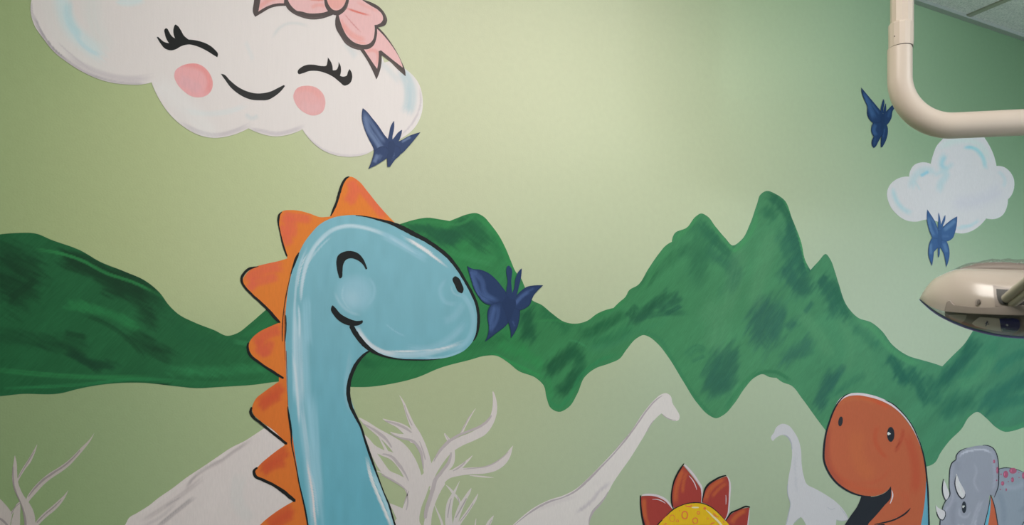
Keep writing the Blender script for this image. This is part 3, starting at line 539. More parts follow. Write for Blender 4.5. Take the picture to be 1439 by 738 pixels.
# ================================================================== BLUE DINOSAUR
def blue_dino():
    t = thing('painted_dinosaur', 490, 737, 'big smiling light blue dinosaur head and long neck with orange back spikes', 'dinosaur')
    B = lambda r, g, b, x=540, y=420: paint((r, g, b), x, y)
    body = PX("""401.6,500 402,520 405,571 410,606 415.5,645 422,684 428,713 431.6,738 436,775* 565,775* 553.5,738 545,707.5 532.5,676 518.5,634 506,595.5 497.5,574.5 491.5,552 492,532.5 499,511.5 508,500 520,492*
       534,498 556,503 584,506 612,505 637,500 652.5,492.5 664,480 670.5,464.5 671,446 668,427 659,405 643,379 627.6,360 606,343 581,329.5 559,319 531,308 512,303.5 490,302.5 470,305.5 450,315 436,329.5 427.7,340.7 419.6,357 412.5,375 406,400 402,430 400.7,461""")
    def base(V):
        y = V[:, 1]; a, b, c = paint((122, 174, 186), 540, 340), paint((112, 164, 176), 520, 440), paint((88, 148, 162), 480, 690)
        out = np.stack([np.interp(y, [310, 440, 560, 700], [a[k], b[k], (b[k] + c[k]) / 2, c[k]]) for k in range(3)], 1)
        return out * (.96 + .08 * vnoise(V[:, 0] / 9, V[:, 1] / 22, 2))[:, None]
    hl = B(166, 194, 204); h2_ = B(180, 200, 208); hw = B(204, 206, 208); pc = B(138, 180, 194)
    q = lambda s, w, c, a, **k: SZ(450, 290, 3.21, s, w, c, a, **k)
    k1 = lambda s, w, c, a, **k: SZ(320, 360, 4.92, s, w, c, a, **k)
    k2 = lambda s, w, c, a, **k: SZ(330, 500, 3.1, s, w, c, a, **k)
    LB = lambda r, g, b: paint((r, g, b), 430, 600); hn = LB(136, 176, 188); hn2 = LB(164, 184, 192); LW = LB(200, 190, 188)
    st = [S("412,740 408,690 404,640 402,560 402,480 404,420", 12, B(104, 158, 172), .4), q("70,180 40,260 20,360", 30, B(108, 160, 174), .3, soft=.9),
          # broad pale sweep down the back of the neck
          S("422,460 424,520 428,580 438,660 446,740", 26, hn, .55, soft=.6, bris=.6, end=.3), S("418,450 419,500 422,560", 14, hn2, .55, soft=.5, bris=.7), S("414,440 413,500 414,560", 6, LB(150, 184, 194), .7), S("438,560 442,620 448,700", 16, hn, .5, bris=.7), S("413,505 416,535 420,590", 4, LB(184, 194, 200), .6),
          S("424,570 430,620 436,680 440,740", 7, hn2, .45, bris=.7),
          k1("530,-20 500,60 480,150 468,260 462,400 470,520", 20, hl, .75, soft=.6, bris=.5), k1("590,-30 540,80 515,180 505,280", 26, B(186, 202, 208), .75, bris=.6), k1("545,-10 505,90 485,200", 9, B(200, 206, 210), .7), k1("560,40 530,140 515,230 505,310", 12, hl, .6, bris=.7), k1("490,360 495,450 495,560", 14, LB(172, 190, 196), .7, bris=.6), k1("465,430 460,560 462,660 458,740", 10, hn2, .8), k1("545,300 550,450 560,600", 60, hn, .45, bris=.6),
          S("427,385 431,368 440,350 452,335 468,323 486,318 506,319 526,324 545,332", 7, hl, .85, soft=.6, bris=.3), S("424,400 430,372 442,348 458,332", 4, B(186, 204, 212), .7), S("470,322 490,317 510,320 530,326", 3.5, B(180, 202, 210), .7), S("432,372 446,352 462,336", 3, hl, .6), S("540,330 560,340 575,350", 10, pc, .6),
          # muzzle lights
          q("395,152 430,172 480,205 545,252", 12, hw, .95, soft=.4, bris=.2, end=.5), q("405,150 450,178 500,210", 9, B(214, 214, 214), .7), q("290,135 350,165 410,200 470,235", 38, pc, .8, bris=.6), q("320,145 380,180 430,210", 14, hl, .5, bris=.6),
          q("158,395", 215, pc, .75, soft=.6), q("140,415", 120, hl, .28, soft=.9), q("70,400 90,440 130,475 175,490", 16, hl, .35, soft=.8), q("225,330 245,370 240,410 215,445", 16, pc, .5, soft=.8), q("105,365 98,400 112,440 140,468", 7, B(172, 200, 208), .3, bris=.5),
          q("170,555 200,600 240,640 300,665 380,672 460,668 540,650 610,625", 30, B(168, 192, 202), .85, soft=.7, bris=.4), q("175,560 210,610 260,645 330,668", 20, B(196, 202, 206), .75, soft=.6), q("300,655 380,655 450,652 530,645 600,630", 9, B(206, 208, 210), .8, end=.4), q("400,640 500,640 580,600 640,540", 46, pc, .6, soft=.9, bris=.5), q("640,400 680,460 690,540 660,610 600,650", 30, pc, .7, soft=.8), q("560,520 600,500 640,440", 50, pc, .35, soft=.9),
          q("560,340 540,380 560,430 610,440", 26, pc, .45, soft=.8), q("590,360 602,392 630,405", 12, B(160, 190, 200), .35, soft=.9), q("300,535 340,565 380,585", 6, pc, .6), q("470,680 560,680 640,650", 12, B(150, 186, 198), .6),
          # neck right edge
          S("492,500 488,530 486,550 492,578", 7, B(134, 174, 186), .55, bris=.6), SZ(320, 480, 2.861, "565,500 580,560 600,610 630,680 660,750", 14, B(214, 196, 194, 530, 690), .95, soft=.5, end=.35), SZ(320, 480, 2.861, "585,530 610,590 640,660 668,750", 18, B(150, 182, 190, 540, 690), .75, bris=.5),
          SZ(320, 480, 2.861, "322,505 332,560 342,620 348,690 355,750", 9, LW, .95, soft=.4, bris=.2, end=.3), SZ(320, 480, 2.861, "330,520 350,600 362,700", 10, hn2, .5),
          SZ(320, 480, 2.861, "480,120 475,180 490,240 515,300", 20, B(120, 168, 180, 495, 560), .6, bris=.6)]
    figure('body', [outline(body)], None, 4, t, st, grid=1.6, base_fn=base, mat='vert')
    OR = paint((214, 120, 48), 440, 330); OB = paint((188, 100, 40), 390, 620); RD = paint((212, 98, 70), 440, 330); RB = paint((176, 72, 42), 390, 620)
    figure('back_ridge', [ribbon(PX("436,330,9 420,354,9 406,400,9 399,450,11 398,500,11 398,540,12 402,585,14 407,620,16 412,650,16 419,690,16 427,730,16 434,770,16"))], OB, 2.25, t, [S("436,330 410,400", 20, OR, .9)], grid=3)
    spikes = [
     (Z(320, 230, 2.544, "340,200* 366,188 386,150 405,85 425,50 440,47 465,60 500,100 540,150 600,214* 560,216 480,205 400,205"), [Z(320, 230, 2.544, "368,187,4 378,165,8 390,135,9 400,100,10 412,68,9 424,52,7 434,47,3")], (OR, RD), ["440,60 450,90 430,140", "470,80 520,140 560,190"], (320, 230, 2.544)),
     (Z(320, 235, 4.92, "352,345 374,308 440,297 500,303 570,322 640,346 700,343 790,338* 760,380 570,480 480,620 440,720* 412,625* 385,550 360,450 350,370"), [Z(320, 235, 4.92, "374,310,5 356,330,14 350,360,15 352,400,10 362,450,8 378,520,12 396,580,11 410,615,9")], (OR, RD), ["380,340 430,380 430,480", "400,340 480,350 570,360", "390,400 410,500 430,540"], (320, 235, 4.92)),
     (Z(320, 360, 4.92, "105,165 130,120 180,80 260,55 350,35 415,15* 490,-20 450,120 410,300 390,480* 365,458 340,430 250,345 150,240 112,200"), [Z(320, 360, 4.92, "212,72,3 185,77,9 155,85,16 120,112,19 97,150,18 98,180,17 118,215,16 160,260,15 220,315,17 280,372,19 330,430,20 360,458,12")], (OR, RD), ["130,160 250,90 370,70", "150,180 230,170 340,140", "150,190 190,230"], (320, 360, 4.92)),
     (Z(220, 360, 3.69, "477,470 482,445 500,420 530,395 590,365 640,345 668,340* 680,450 672,650* 650,636 590,590 520,538 488,503"), [Z(220, 360, 3.69, "476,450,9 472,470,12 475,492,13 490,520,13 520,543,13 560,572,12 610,604,13 656,633,10")], ((OR + OB) / 2, (RD + RB) / 2), ["510,450 560,410 640,380", "520,470 560,500 590,440", "530,440 570,520"], (220, 360, 3.69)),
     (Z(320, 480, 2.861, "98,270 110,235 150,200 200,165 235,143* 255,200 255,300 252,425* 235,410 190,362 130,318 102,290"), [Z(320, 480, 2.861, "96,266,9 92,285,11 104,305,11 130,326,10 165,355,11 200,383,11 236,411,10")], (OB, RB), ["130,250 180,210 220,180", "130,270 170,240 210,220"], (320, 480, 2.861)),
     (Z(320, 480, 2.861, "106,525 125,500 170,460 240,410* 265,450 280,550 300,660* 268,642 220,602 150,562 112,540"), [Z(320, 480, 2.861, "118,508,8 105,522,11 110,540,12 140,556,12 180,575,12 225,605,15 268,641,13")], (OB, RB), ["140,510 190,470 240,440", "140,530 180,500 230,490"], (320, 480, 2.861)),
     (Z(320, 480, 2.861, "290,630* 230,662 180,695 130,738 90,800* 330,800* 320,738 305,680"), [], (OB, RB), ["160,730 210,700 260,670", "170,760 220,720 260,700"], (320, 480, 2.861))]
    for si, (poly, blk, (c0, c1), sts, rg) in enumerate(spikes):
        st = [SZ(*rg, s, 20 * rg[2], c1, .75, soft=.6, bris=.2) if i == 0 else SZ(*rg, s, 17 * rg[2], c1, .8, soft=.7, bris=.4) for i, s in enumerate(sts)]
        s_ = figure('spike', [outline(poly)], c0, 2.5 + .2 * si, t, st, grid=2.0)
        for r in blk: figure('outline', [ribbon(r, 2, .25, 3)], INK, 5, s_)
    lines = [Z(450, 290, 3.21, "160,42,3 200,46,5 260,60,9 320,76,15 370,98,20 420,124,21 470,150,18 520,182,17 570,222,17 615,275,15 655,340,13 685,395,13 704,440,13 713,490,13 712,540,13 704,580,9 690,607,4"),
             Z(450, 290, 3.21, "140,540,20 160,575,23 190,615,22 225,646,18 265,668,11 310,682,8 370,691,6 440,693,6 500,692,4 540,688,2"),
             Z(450, 290, 3.21, "232,648,4 210,660,9 182,685,14 160,715,16 148,740,17 135,775,17 128,810,17 126,845,18 132,880,17 142,915,15"),
             PX("494.5,575,4.6 501,588,4 507,600,3.2 513,619,3.2 519,637,3.4 525,654,3 532,673,2 540,694,1.6 546,708,2.4 552,728,2.4 562,762,2.4"),
             Z(320, 360, 4.92, "488,-8,8 470,30,12 452,75,12 440,105,5 425,170,4 410,240,6 398,300,6 388,370,5 380,440,6 377,520,6 378,590,3"), Z(320, 360, 4.92, "400,410,6 402,450,9 402,500,9 399,550,7 397,590,3"),
             Z(320, 235, 4.92, "492,592,6 475,625,16 458,670,14 445,710,8 437,740,5"), Z(330, 500, 3.1, "230,222,3 234,255,8 241,300,10 246,340,8 247,380,5 256,430,4 266,480,4 280,555,5 295,620,6 306,670,7 314,715,7 322,780,7")]
    figure('outline', [ribbon(r, 2, .18, 7) for r in lines], INK, 5.5, t)
    figure('outline', [ribbon(r, 2, .4, 9) for r in (Z(330, 500, 3.1, "224,-20,3 226,60,3 229,150,2 231,215,2"), Z(320, 360, 4.92, "392,380,3 390,480,3 392,600,3 396,720,3"))], paint((120, 70, 40), 400, 500), 5.4, t)
    e = Z(450, 290, 3.21, "74,275 72,250 80,222 105,206 140,202 170,212 195,240 206,265 212,281* 205,286* 185,256 160,240 135,235 115,243 104,262 100,295 96,322 90,326 80,305")
    figure('closed_eye', [outline(e, 1.5)], INK, 6, t)
    figure('nostril', [outline(Z(450, 290, 3.21, "597,325 607,316 625,325 638,350 646,378 639,392 624,387 607,357"), 1.5)], INK, 6, t)
    figure('mouth', [outline(Z(450, 290, 3.21, "48,462 55,447 65,455 90,484 130,507 165,517 190,514* 192,522 177,535 145,540 100,527 65,497"), 1.5)], INK, 6, t)
blue_dino()

# ================================================================== WHITE SILHOUETTES
def white_hill():
    t = thing('painted_white_peak', 300, 737, 'pale white triangular peak painted beside the orange spikes of the blue dinosaur', 'mountain', kind='thing')
    o = Z(160, 580, 4.67, "40,780* 78,730 98,692 150,660 230,610 290,562 380,500 480,424 600,345 680,290 770,230 860,185 930,140 985,103 1060,60 1120,30* 1200,60* 1240,300 1300,780*")
    W = lambda r, g, b: paint((r, g, b), 290, 690)
    q = lambda s, w, c, a, **k: SZ(160, 580, 4.67, s, w, c, a, **dict(dict(soft=.7, bris=.5), **k))
    st = [q("870,200 780,260 700,320 600,370 520,430 480,490", 30, W(152, 142, 140), .7), q("700,310 560,390 490,470", 16, W(140, 130, 130), .6), q("560,450 430,550 330,620 200,700", 40, W(156, 146, 144), .6), q("520,560 420,640 300,740", 34, W(134, 126, 126), .75), q("430,560 340,610", 12, W(136, 128, 128), .6),
          q("110,700 240,620 380,520 600,360 780,240", 16, W(184, 178, 174), .5), q("200,740 300,690 400,600", 30, W(160, 152, 150), .5), q("830,420 820,600 900,700", 120, W(172, 172, 168), .4), q("700,450 640,600 600,740", 160, W(184, 176, 172), .3)]
    figure('peak_paint', [outline(o)], W(180, 172, 168), 2, t, st, grid=2)
white_hill()
def tree(name, px, py, label, rib, shade, polys, col, scol, cat='tree'):
    t = thing(name, px, py, label, cat)
    P = [ribbon(r, 2.5) for r in rib] + [outline(p) for p in polys]
    figure('branches', P, paint(col, px, py - 60), 2, t)
    for r in shade: figure('bark_shading', [ribbon(r, 2.5, .3, 2)], paint(scol, px, py - 60), 2.6, t)
Bz = lambda s: Z(560, 540, 3.73, s)
Az = lambda s: Z(480, 480, 2.857, s)
tree('painted_bare_tree', 580, 737, 'white leafless tree painted behind the blue dinosaur\'s neck, thick curling branches', [
    Bz("35,790,150 50,735,140 66,690,90 80,640,80 110,560,80 140,500,60 165,455,30"), Az("183,648,2 205,662,16 235,690,46 275,730,66 290,780,90"), Bz("150,790,44 152,730,38 162,670,32 178,610,38 200,550,48 222,510,54"),
    Bz("150,520,60 172,470,46 195,425,50 225,380,52 260,342,50 320,303,48 390,273,46 440,245,48 475,208,38 495,170,30 504,130,26 504,90,20 495,40,6"),
    Bz("190,560,60 215,510,52 250,480,42 310,462,40 380,455,36 450,450,38 510,432,40 550,403,36 578,365,24 590,340,12 599,324,2"),
    Bz("404,128,2 385,155,6 365,190,8 345,225,12 330,258,12"), Bz("387,374,2 370,393,9 350,412,14 320,437,22 290,455,22 265,475,20"), Bz("242,260,8 252,278,14 270,300,18"), Bz("288,340,10 286,380,20 278,415,24 255,445,22 225,475,24 205,510,28"),
    Bz("150,500,34 160,440,30 148,390,34 125,320,34 100,265,32 72,215,26 45,150,18 25,95,10 5,60,2"), Az("166,311,3 190,322,12 225,335,22 262,360,34 290,400,30"), Az("196,364,3 225,375,10 262,382,16 300,402,20 325,440,26 335,490,24 345,540,26"),
    Az("72,308,6 100,330,18 140,360,26 190,395,40 230,430,56 265,480,62 290,540,60 300,600,64 285,660,70 270,700,70"), Az("88,374,6 105,395,14 125,425,24 160,445,24 205,462,30 235,490,34 262,530,36 280,580,34"),
    Az("112,430,10 135,460,24 160,500,30 185,530,28 225,550,30 260,575,36 285,620,40"), Az("142,520,3 165,528,8 200,545,16 240,570,20"), Az("150,385,4 165,410,8 180,440,12 190,460,14"), Bz("372,478,2 430,484,8 498,490,1")],
    [Bz("185,405,4 215,352,14 255,308,16 310,270,13 370,245,12 430,220,12 468,190,12 486,165,6"), Bz("275,360,8 262,410,16 225,460,16 195,500,20 180,550,22 165,600,20 148,650,20 140,700,16"), Bz("340,445,3 400,440,5 470,428,6 530,395,6 575,355,3"), Bz("328,250,3 345,220,5 365,180,5 385,152,2"), Bz("285,455,4 320,435,8 350,405,6"),
     Az("85,330,3 120,348,8 155,372,12 185,400,9 200,425,5"), Az("165,452,4 200,462,10 230,495,12 255,530,7 268,560,3"), Az("176,320,4 215,330,9 250,345,10 280,365,6"), Az("200,372,3 240,388,7 285,400,10 312,430,12 325,480,8 328,510,4"), Az("160,535,3 200,555,8 240,580,6 262,600,4"), Bz("110,300,3 128,350,7 140,395,6"), Bz("30,110,3 45,160,5 70,215,6"), Az("252,650,3 262,620,5 270,600,3"), Bz("40,560,3 48,600,8 40,660,5"), Bz("245,262,3 262,290,4")],
    [], (182, 176, 172), (160, 152, 152))
tree('painted_twiggy_shrub', 632, 737, 'small white twiggy shrub painted under the curling tree branches', [
    Bz("236,790,14 230,740,13 215,695,10 200,660,7 188,630,2"), Bz("270,790,40 264,730,38 262,670,34 270,620,30 288,575,16 305,540,8 320,508,2"), Bz("250,530,3 268,548,10 290,575,14 312,600,12 325,630,8"), Bz("290,790,20 298,730,26 312,680,28 330,635,26 352,595,18 372,562,12 381,545,2"),
    Bz("300,770,22 325,720,16 352,682,16 380,640,14 402,605,12 416,575,3"), Bz("455,790,20 468,740,22 482,715,18 498,690,3"), Bz("400,790,8 402,740,8 406,705,2")],
    [Bz("258,700,4 264,650,6 276,600,4"), Bz("300,700,4 325,655,7 355,600,6"), Bz("322,720,3 355,680,4 390,625,3"), Bz("310,590,4 318,620,4"), Bz("470,745,3 488,712,3")], [], (180, 176, 172), (150, 144, 144), 'shrub')
Lz = lambda s: Z(0, 590, 4.987, s)
tree('painted_bare_tree', 30, 737, 'white leafless tree painted low beside the pale peak, thin twigs reaching up', [
    Lz("190,790,76 212,700,70 205,650,62 178,590,52 148,540,40 122,490,42 106,430,38 103,370,34 106,310,24 104,252,3"), Lz("122,430,10 140,390,16 170,340,20 205,290,24 232,240,18 260,174,2"), Lz("190,575,20 205,545,30 240,500,38 290,445,38 350,395,38 420,350,36 480,305,32 530,255,26 580,200,22 625,150,12 660,94,1"),
    Lz("240,760,26 275,710,30 320,665,34 375,620,34 420,575,28 450,540,16 478,494,1"), Lz("105,790,64 110,720,62 118,660,46 128,600,30 135,580,10"), Lz("60,700,20 85,650,16 110,615,14 135,590,10")],
    [Lz("92,330,6 92,400,10 100,470,10 118,520,8 140,570,8 165,640,12 180,740,16"), Lz("130,405,4 165,345,6 205,280,8 240,220,4"), Lz("200,540,5 245,480,12 300,425,14 370,375,14 440,330,12 500,280,10 560,215,6"), Lz("260,720,8 320,660,9 380,610,9 430,560,4"), Lz("-10,690,14 30,715,16 60,760,16"), Lz("80,660,5 110,610,6 140,585,4")],
    [Lz("-40,540* -5,552 30,585 60,620 82,655 75,720 60,790* -40,790*")], (150, 143, 137), (122, 114, 112))
def longneck(px, py, label, poly, shade, col, scol, strokes=()):
    t = thing('painted_longneck_dinosaur', px, py, label, 'dinosaur')
    figure('body', [outline(poly)], paint(col, px, py - 50), 2, t, strokes, grid=3)
    for r in shade: figure('edge_shading', [ribbon(r, 2.5, .3, 4)], paint(scol, px, py - 50), 2.6, t)
Dz = lambda s: Z(700, 540, 3.726, s)
longneck(830, 737, 'large white long-necked dinosaur silhouette, its neck stretched up toward the dark green mountains', Dz(
    "30,790* 75,740 120,698 190,645 270,605 340,583 400,553 470,493 540,422 620,337 700,240 760,150 820,80 850,55 880,47 903,62 913,100 935,135 950,168 945,188 920,193 885,175 855,153* 820,185 790,222 770,260 740,310 690,390 640,460 600,520 570,575 520,632 492,662 480,690 475,740 475,790*"),
    [Dz("85,738,3 140,692,6 200,650,10 270,615,9 340,593,6 400,563,9 470,503,12 540,432,9 600,370,7 660,300,8 720,220,8 780,135,8 830,80,6 860,60,2"), Dz("475,735,4 484,690,10 500,662,12 535,625,9 575,565,4"), Dz("780,250,3 790,225,4 815,190,3"), Dz("860,158,3 890,180,5 930,190,3"), Dz("615,343,2 640,312,2 680,268,2")],
    (190, 186, 183), (156, 148, 152), [SZ(700, 540, 3.726, "420,665 480,620 540,550 580,520", 20, paint((166, 160, 164), 850, 690), .7, bris=.5), SZ(700, 540, 3.726, "200,655 300,620 400,590", 24, paint((178, 172, 172), 780, 700), .5)])
Ez = lambda s: Z(1060, 580, 4.67, s)
longneck(1145, 737, 'small white long-necked dinosaur silhouette facing away from the orange dinosaur', Ez(
    "108,165 118,145 130,130* 145,95 185,73 225,85 260,125 290,180 306,250 310,330 322,410 345,470 400,500 470,540 540,590 590,645 620,702* 580,709 538,702* 530,790* 345,790* 333,725 305,685* 262,722 245,790* 195,790* 206,735 222,660 236,590 222,540 217,500 222,440 240,340 247,270 240,210 220,165 185,147 150,160 122,187*"),
    [Ez("190,145,3 218,158,8 238,190,7 246,240,4"), Ez("210,735,3 225,660,5 236,595,5 220,540,5 219,470,3"), Ez("540,704,3 580,710,4 612,703,2"), Ez("300,690,3 285,702,4 262,722,4"), Ez("480,620,2 510,635,3 530,625,2"), Ez("560,620,2 595,665,3 618,700,2")],
    (176, 179, 183), (150, 156, 166), [SZ(1060, 580, 4.67, "265,300 270,420 280,520", 14, paint((164, 168, 174), 1120, 680), .5)])

# ================================================================== PLATED DINOSAUR
def plated():
    t = thing('painted_plated_dinosaur', 970, 737, 'yellow orange-spotted dinosaur back with pointed red plates, painted low between the white dinosaurs', 'dinosaur')
    K = lambda r, g, b: paint((r, g, b), 970, 700); q = lambda s: Z(880, 630, 6.835, s)
    k = lambda s, w, c, a, **kw: SZ(880, 630, 6.835, s, w, c, a, **kw)
    yl = K(196, 160, 24)
    figure('body', [outline(q("280,800* 300,738 340,692 400,632 450,587 520,552 590,530 650,524 720,529 790,552 850,592 900,640 950,695 988,738 1010,800*"), 2)], yl, 5.3, t, [k("300,800 500,760 800,760 980,800", 60, K(172, 134, 24), .5, soft=.9)], grid=3)
    figure('outline', [ribbon(q(s), 2, .2, 3) for s in ("285,790,8 302,735,10 345,688,8 400,632,7 450,588,9 520,552,8 590,530,8 650,523,9 720,528,8 790,552,8 850,592,7 900,640,5 945,690,4",)], INK, 6.5, t)
    R0, OG, WH = K(140, 52, 46), K(168, 84, 46), K(184, 176, 182)
    pl = [("145,462* 138,520 140,580 152,660 175,738 190,800* 320,800* 310,735 360,670 448,584* 412,525 355,482 260,460", "136,456,12 136,520,14 140,580,15 150,650,17 168,735,20 185,800,20", "150,452,10 200,446,18 260,450,20 320,466,22 380,500,22 415,540,16 442,582,6", ["170,490 170,580 180,660", "170,640 200,700 215,790"], "250,492,3 310,495,8 345,510,8 375,530,3"),
          ("548,168* 508,222 470,290 447,380 437,470 445,540 462,580* 540,548 640,524 715,524* 722,470 724,410 690,350 620,255", "552,148,8 520,195,16 485,255,16 460,310,15 442,380,13 433,460,14 437,530,14 450,580,8", "558,160,14 600,205,22 650,265,22 690,325,20 718,370,20 726,430,14 720,515,6", ["540,210 510,290 480,400 475,520", "580,230 550,330 540,420"], "600,265,3 635,305,8 660,350,9 675,400,3"),
          ("960,270* 880,300 800,345 758,395 735,460 722,520* 800,552 870,605 942,695* 965,650 977,560 986,440 988,330 975,285", "955,262,10 900,278,17 840,310,18 785,350,20 757,390,18 742,440,14 727,515,9", "968,270,6 988,310,14 995,370,17 992,440,16 985,560,13 978,620,12 945,690,4", ["930,300 850,350 790,420 760,500", "960,340 880,400 830,460"], "955,450,3 957,490,7 955,540,3"),
          ("1180,570* 1120,580 1050,605 1000,640 955,695* 1000,800* 1160,800* 1172,700 1182,600", "1184,566,12 1150,559,15 1100,578,15 1050,600,14 1008,618,15 980,655,13 952,695,8", "1182,590,5 1176,650,9 1168,720,11 1160,790,12", ["1140,600 1070,640 1010,720"], None)]
    for pi_, (p, b, w, og, hl) in enumerate(pl):
        s_ = figure('plate', [outline(q(p), 2)], R0, 4 + .2 * pi_, t, [k(o, 60 if i == 0 else 40, OG, .75, soft=.6, bris=.5) for i, o in enumerate(og)], grid=2)
        figure('rim_highlight', [ribbon(q(x), 2) for x in ([w, hl] if hl else [w])], WH, 4.9, s_)
        figure('outline', [ribbon(q(b), 2)], INK, 6, s_)
    sp = K(196, 108, 54)
    def ring(cx, cy, rx, ry, w):                # a painted ring: two half loops, open in the middle
        o_, i_ = ell(cx, cy, rx + w / 2, ry + w / 2), ell(cx, cy, max(rx - w / 2, 1), max(ry - w / 2, 1))
        g = lambda A: np.array([(880 + x / 6.835, 630 + y / 6.835) for x, y in A])
        h = len(o_) // 2
        return [g(np.vstack([o_[:h + 1], i_[:h + 1][::-1]])), g(np.vstack([o_[h:], o_[:1], i_[:1], i_[h:][::-1]]))]
    def dot(cx, cy, rx, ry): return ell(880 + cx / 6.835, 630 + cy / 6.835, rx / 6.835, ry / 6.835, 0, 18)
    for g in (ring(560, 642, 27, 36, 13), ring(440, 673, 25, 32, 6), ring(660, 696, 24, 27, 10), ring(690, 621, 11, 14, 9), ring(490, 698, 10, 11, 7), ring(780, 676, 9, 8, 4), [dot(752, 578, 14, 13)], [dot(508, 600, 5, 5)], [dot(932, 708, 7, 7)],
              [ribbon(q("560,545,3 590,560,12 620,555,14 630,540,4"), 1.5)], [ribbon(q("835,620,6 865,655,14 888,662,3"), 1.5)], [ribbon(q("805,735,8 830,718,12 850,716,4"), 1.5)], [ribbon(q("365,740,8 378,722,10 390,730,3"), 1.5)], [ribbon(q("345,690,4 375,660,6 410,632,3"), 1.5)]):
        figure('spot', g, sp, 7, t)
    figure('highlight', [dot(660, 569, 36, 8), ribbon(q("762,592,3 790,615,12 830,655,16 870,692,20 900,725,20 930,775,20"), 2)], K(204, 188, 150), 8, t)
plated()

# ================================================================== ORANGE DINOSAUR
def orange():
    t = thing('painted_dinosaur', 1230, 737, 'orange dinosaur with round snout and dark open mouth, painted before the mountains', 'dinosaur')
    q = lambda s: Z(1140, 540, 3.728, s); K = lambda r, g, b: paint((r, g, b), 1220, 640)
    k = lambda s, w, c, a, **kw: SZ(1140, 540, 3.728, s, w, c, a, **kw)
    a, b = K(168, 90, 62), K(150, 72, 56); c = K(174, 98, 62)
    st = [k("90,240 80,340 100,440 180,530", 50, b, .7, soft=.8), k("150,500 260,550 380,560", 40, K(172, 84, 56), .6, soft=.8), k("225,62 320,85 400,120", 22, K(184, 80, 50), .7), k("345,225 335,300 360,350 390,380", 30, K(170, 78, 52), .7, soft=.8), k("480,240 470,290 440,350", 22, K(160, 66, 48), .7, bris=.6), k("500,270 540,400 540,560", 70, K(168, 74, 52), .6, soft=.8), k("460,300 440,350", 7, K(140, 56, 42), .7),
          k("250,250 250,400 320,480", 120, c, .5, soft=.9), k("130,110 200,75 330,100", 40, c, .5, soft=.9), k("470,560 500,640 420,700", 60, K(172, 86, 60), .5, soft=.9), k("110,420 160,490 260,520 360,500 400,460", 24, K(170, 84, 58), .5, bris=.6)]
    figure('back_strip', [outline(q("597,490* 609,560 612,640 614,738 616,800* 560,800* 573,738 590,620"), 2)], K(92, 154, 176), 3, t)
    figure('body', [outline(q("112,158 140,103 175,66 215,54 290,62 370,88 440,130 500,195 545,265 575,340 592,410 600,480 598,560 590,640 577,720 560,800* 260,800* 285,738 320,705 365,645 405,600 418,565 416,535* 392,562 350,582 290,588 240,580 180,552 125,507 88,455 68,400 65,330 72,265 90,205"), 2)], a, 4, t, st, grid=2.2)
    figure('mouth', [outline(q("262,584* 300,590 350,584 392,564 416,534* 418,565 415,595 380,638 345,680 300,728* 270,800* 130,800* 175,735 205,690 240,640"), 2)], K(34, 38, 46), 5, t)
    figure('rim_highlight', [ribbon(q(s), 2) for s in ("112,150,3 130,112,8 155,78,11 185,60,12 230,52,13 300,60,14 370,82,13 420,108,12 470,148,12 510,196,11 545,255,9 570,315,7 580,350,3", "420,556,3 425,585,7 420,605,6 412,625,3")], K(196, 190, 196), 5, t)
    figure('rim_highlight', [ribbon(q("345,735,2 420,712,3 470,690,3 505,665,2"), 2)], K(214, 150, 120), 5.2, t)
    figure('outline', [ribbon(q(s), 2, .1, 3) for s in ("205,48,2 175,60,5 145,90,7 118,135,8 95,195,9 76,260,9 66,330,10 66,400,10 86,455,10 125,510,10 185,556,10 250,582,8 310,588,4", "385,85,2 420,100,5 470,143,5 520,205,5 555,275,6 580,345,7 596,420,8 604,490,8 610,560,9 613,640,8 616,740,9 618,800,9",
        "518,650,3 500,670,8 465,695,8 420,715,8 370,727,7 330,735,4", "350,745,20 380,738,14")], K(30, 36, 44), 6, t)
    e = figure('eye', [ell(1140 + 415 / 3.728, 540 + 263 / 3.728, 5.2, 10.5)], K(36, 40, 48), 7, t)
    figure('glint', [ell(1140 + 403 / 3.728, 540 + 259 / 3.728, 1.7, 2.3), ell(1140 + 411 / 3.728, 540 + 260 / 3.728, .9, .9, 0, 10)], K(206, 206, 210), 8, e)
    figure('nostril', [ell(1140 + 152 / 3.728, 540 + 195 / 3.728, 3.1, 7, 8)], K(44, 44, 50), 7, t)
orange()

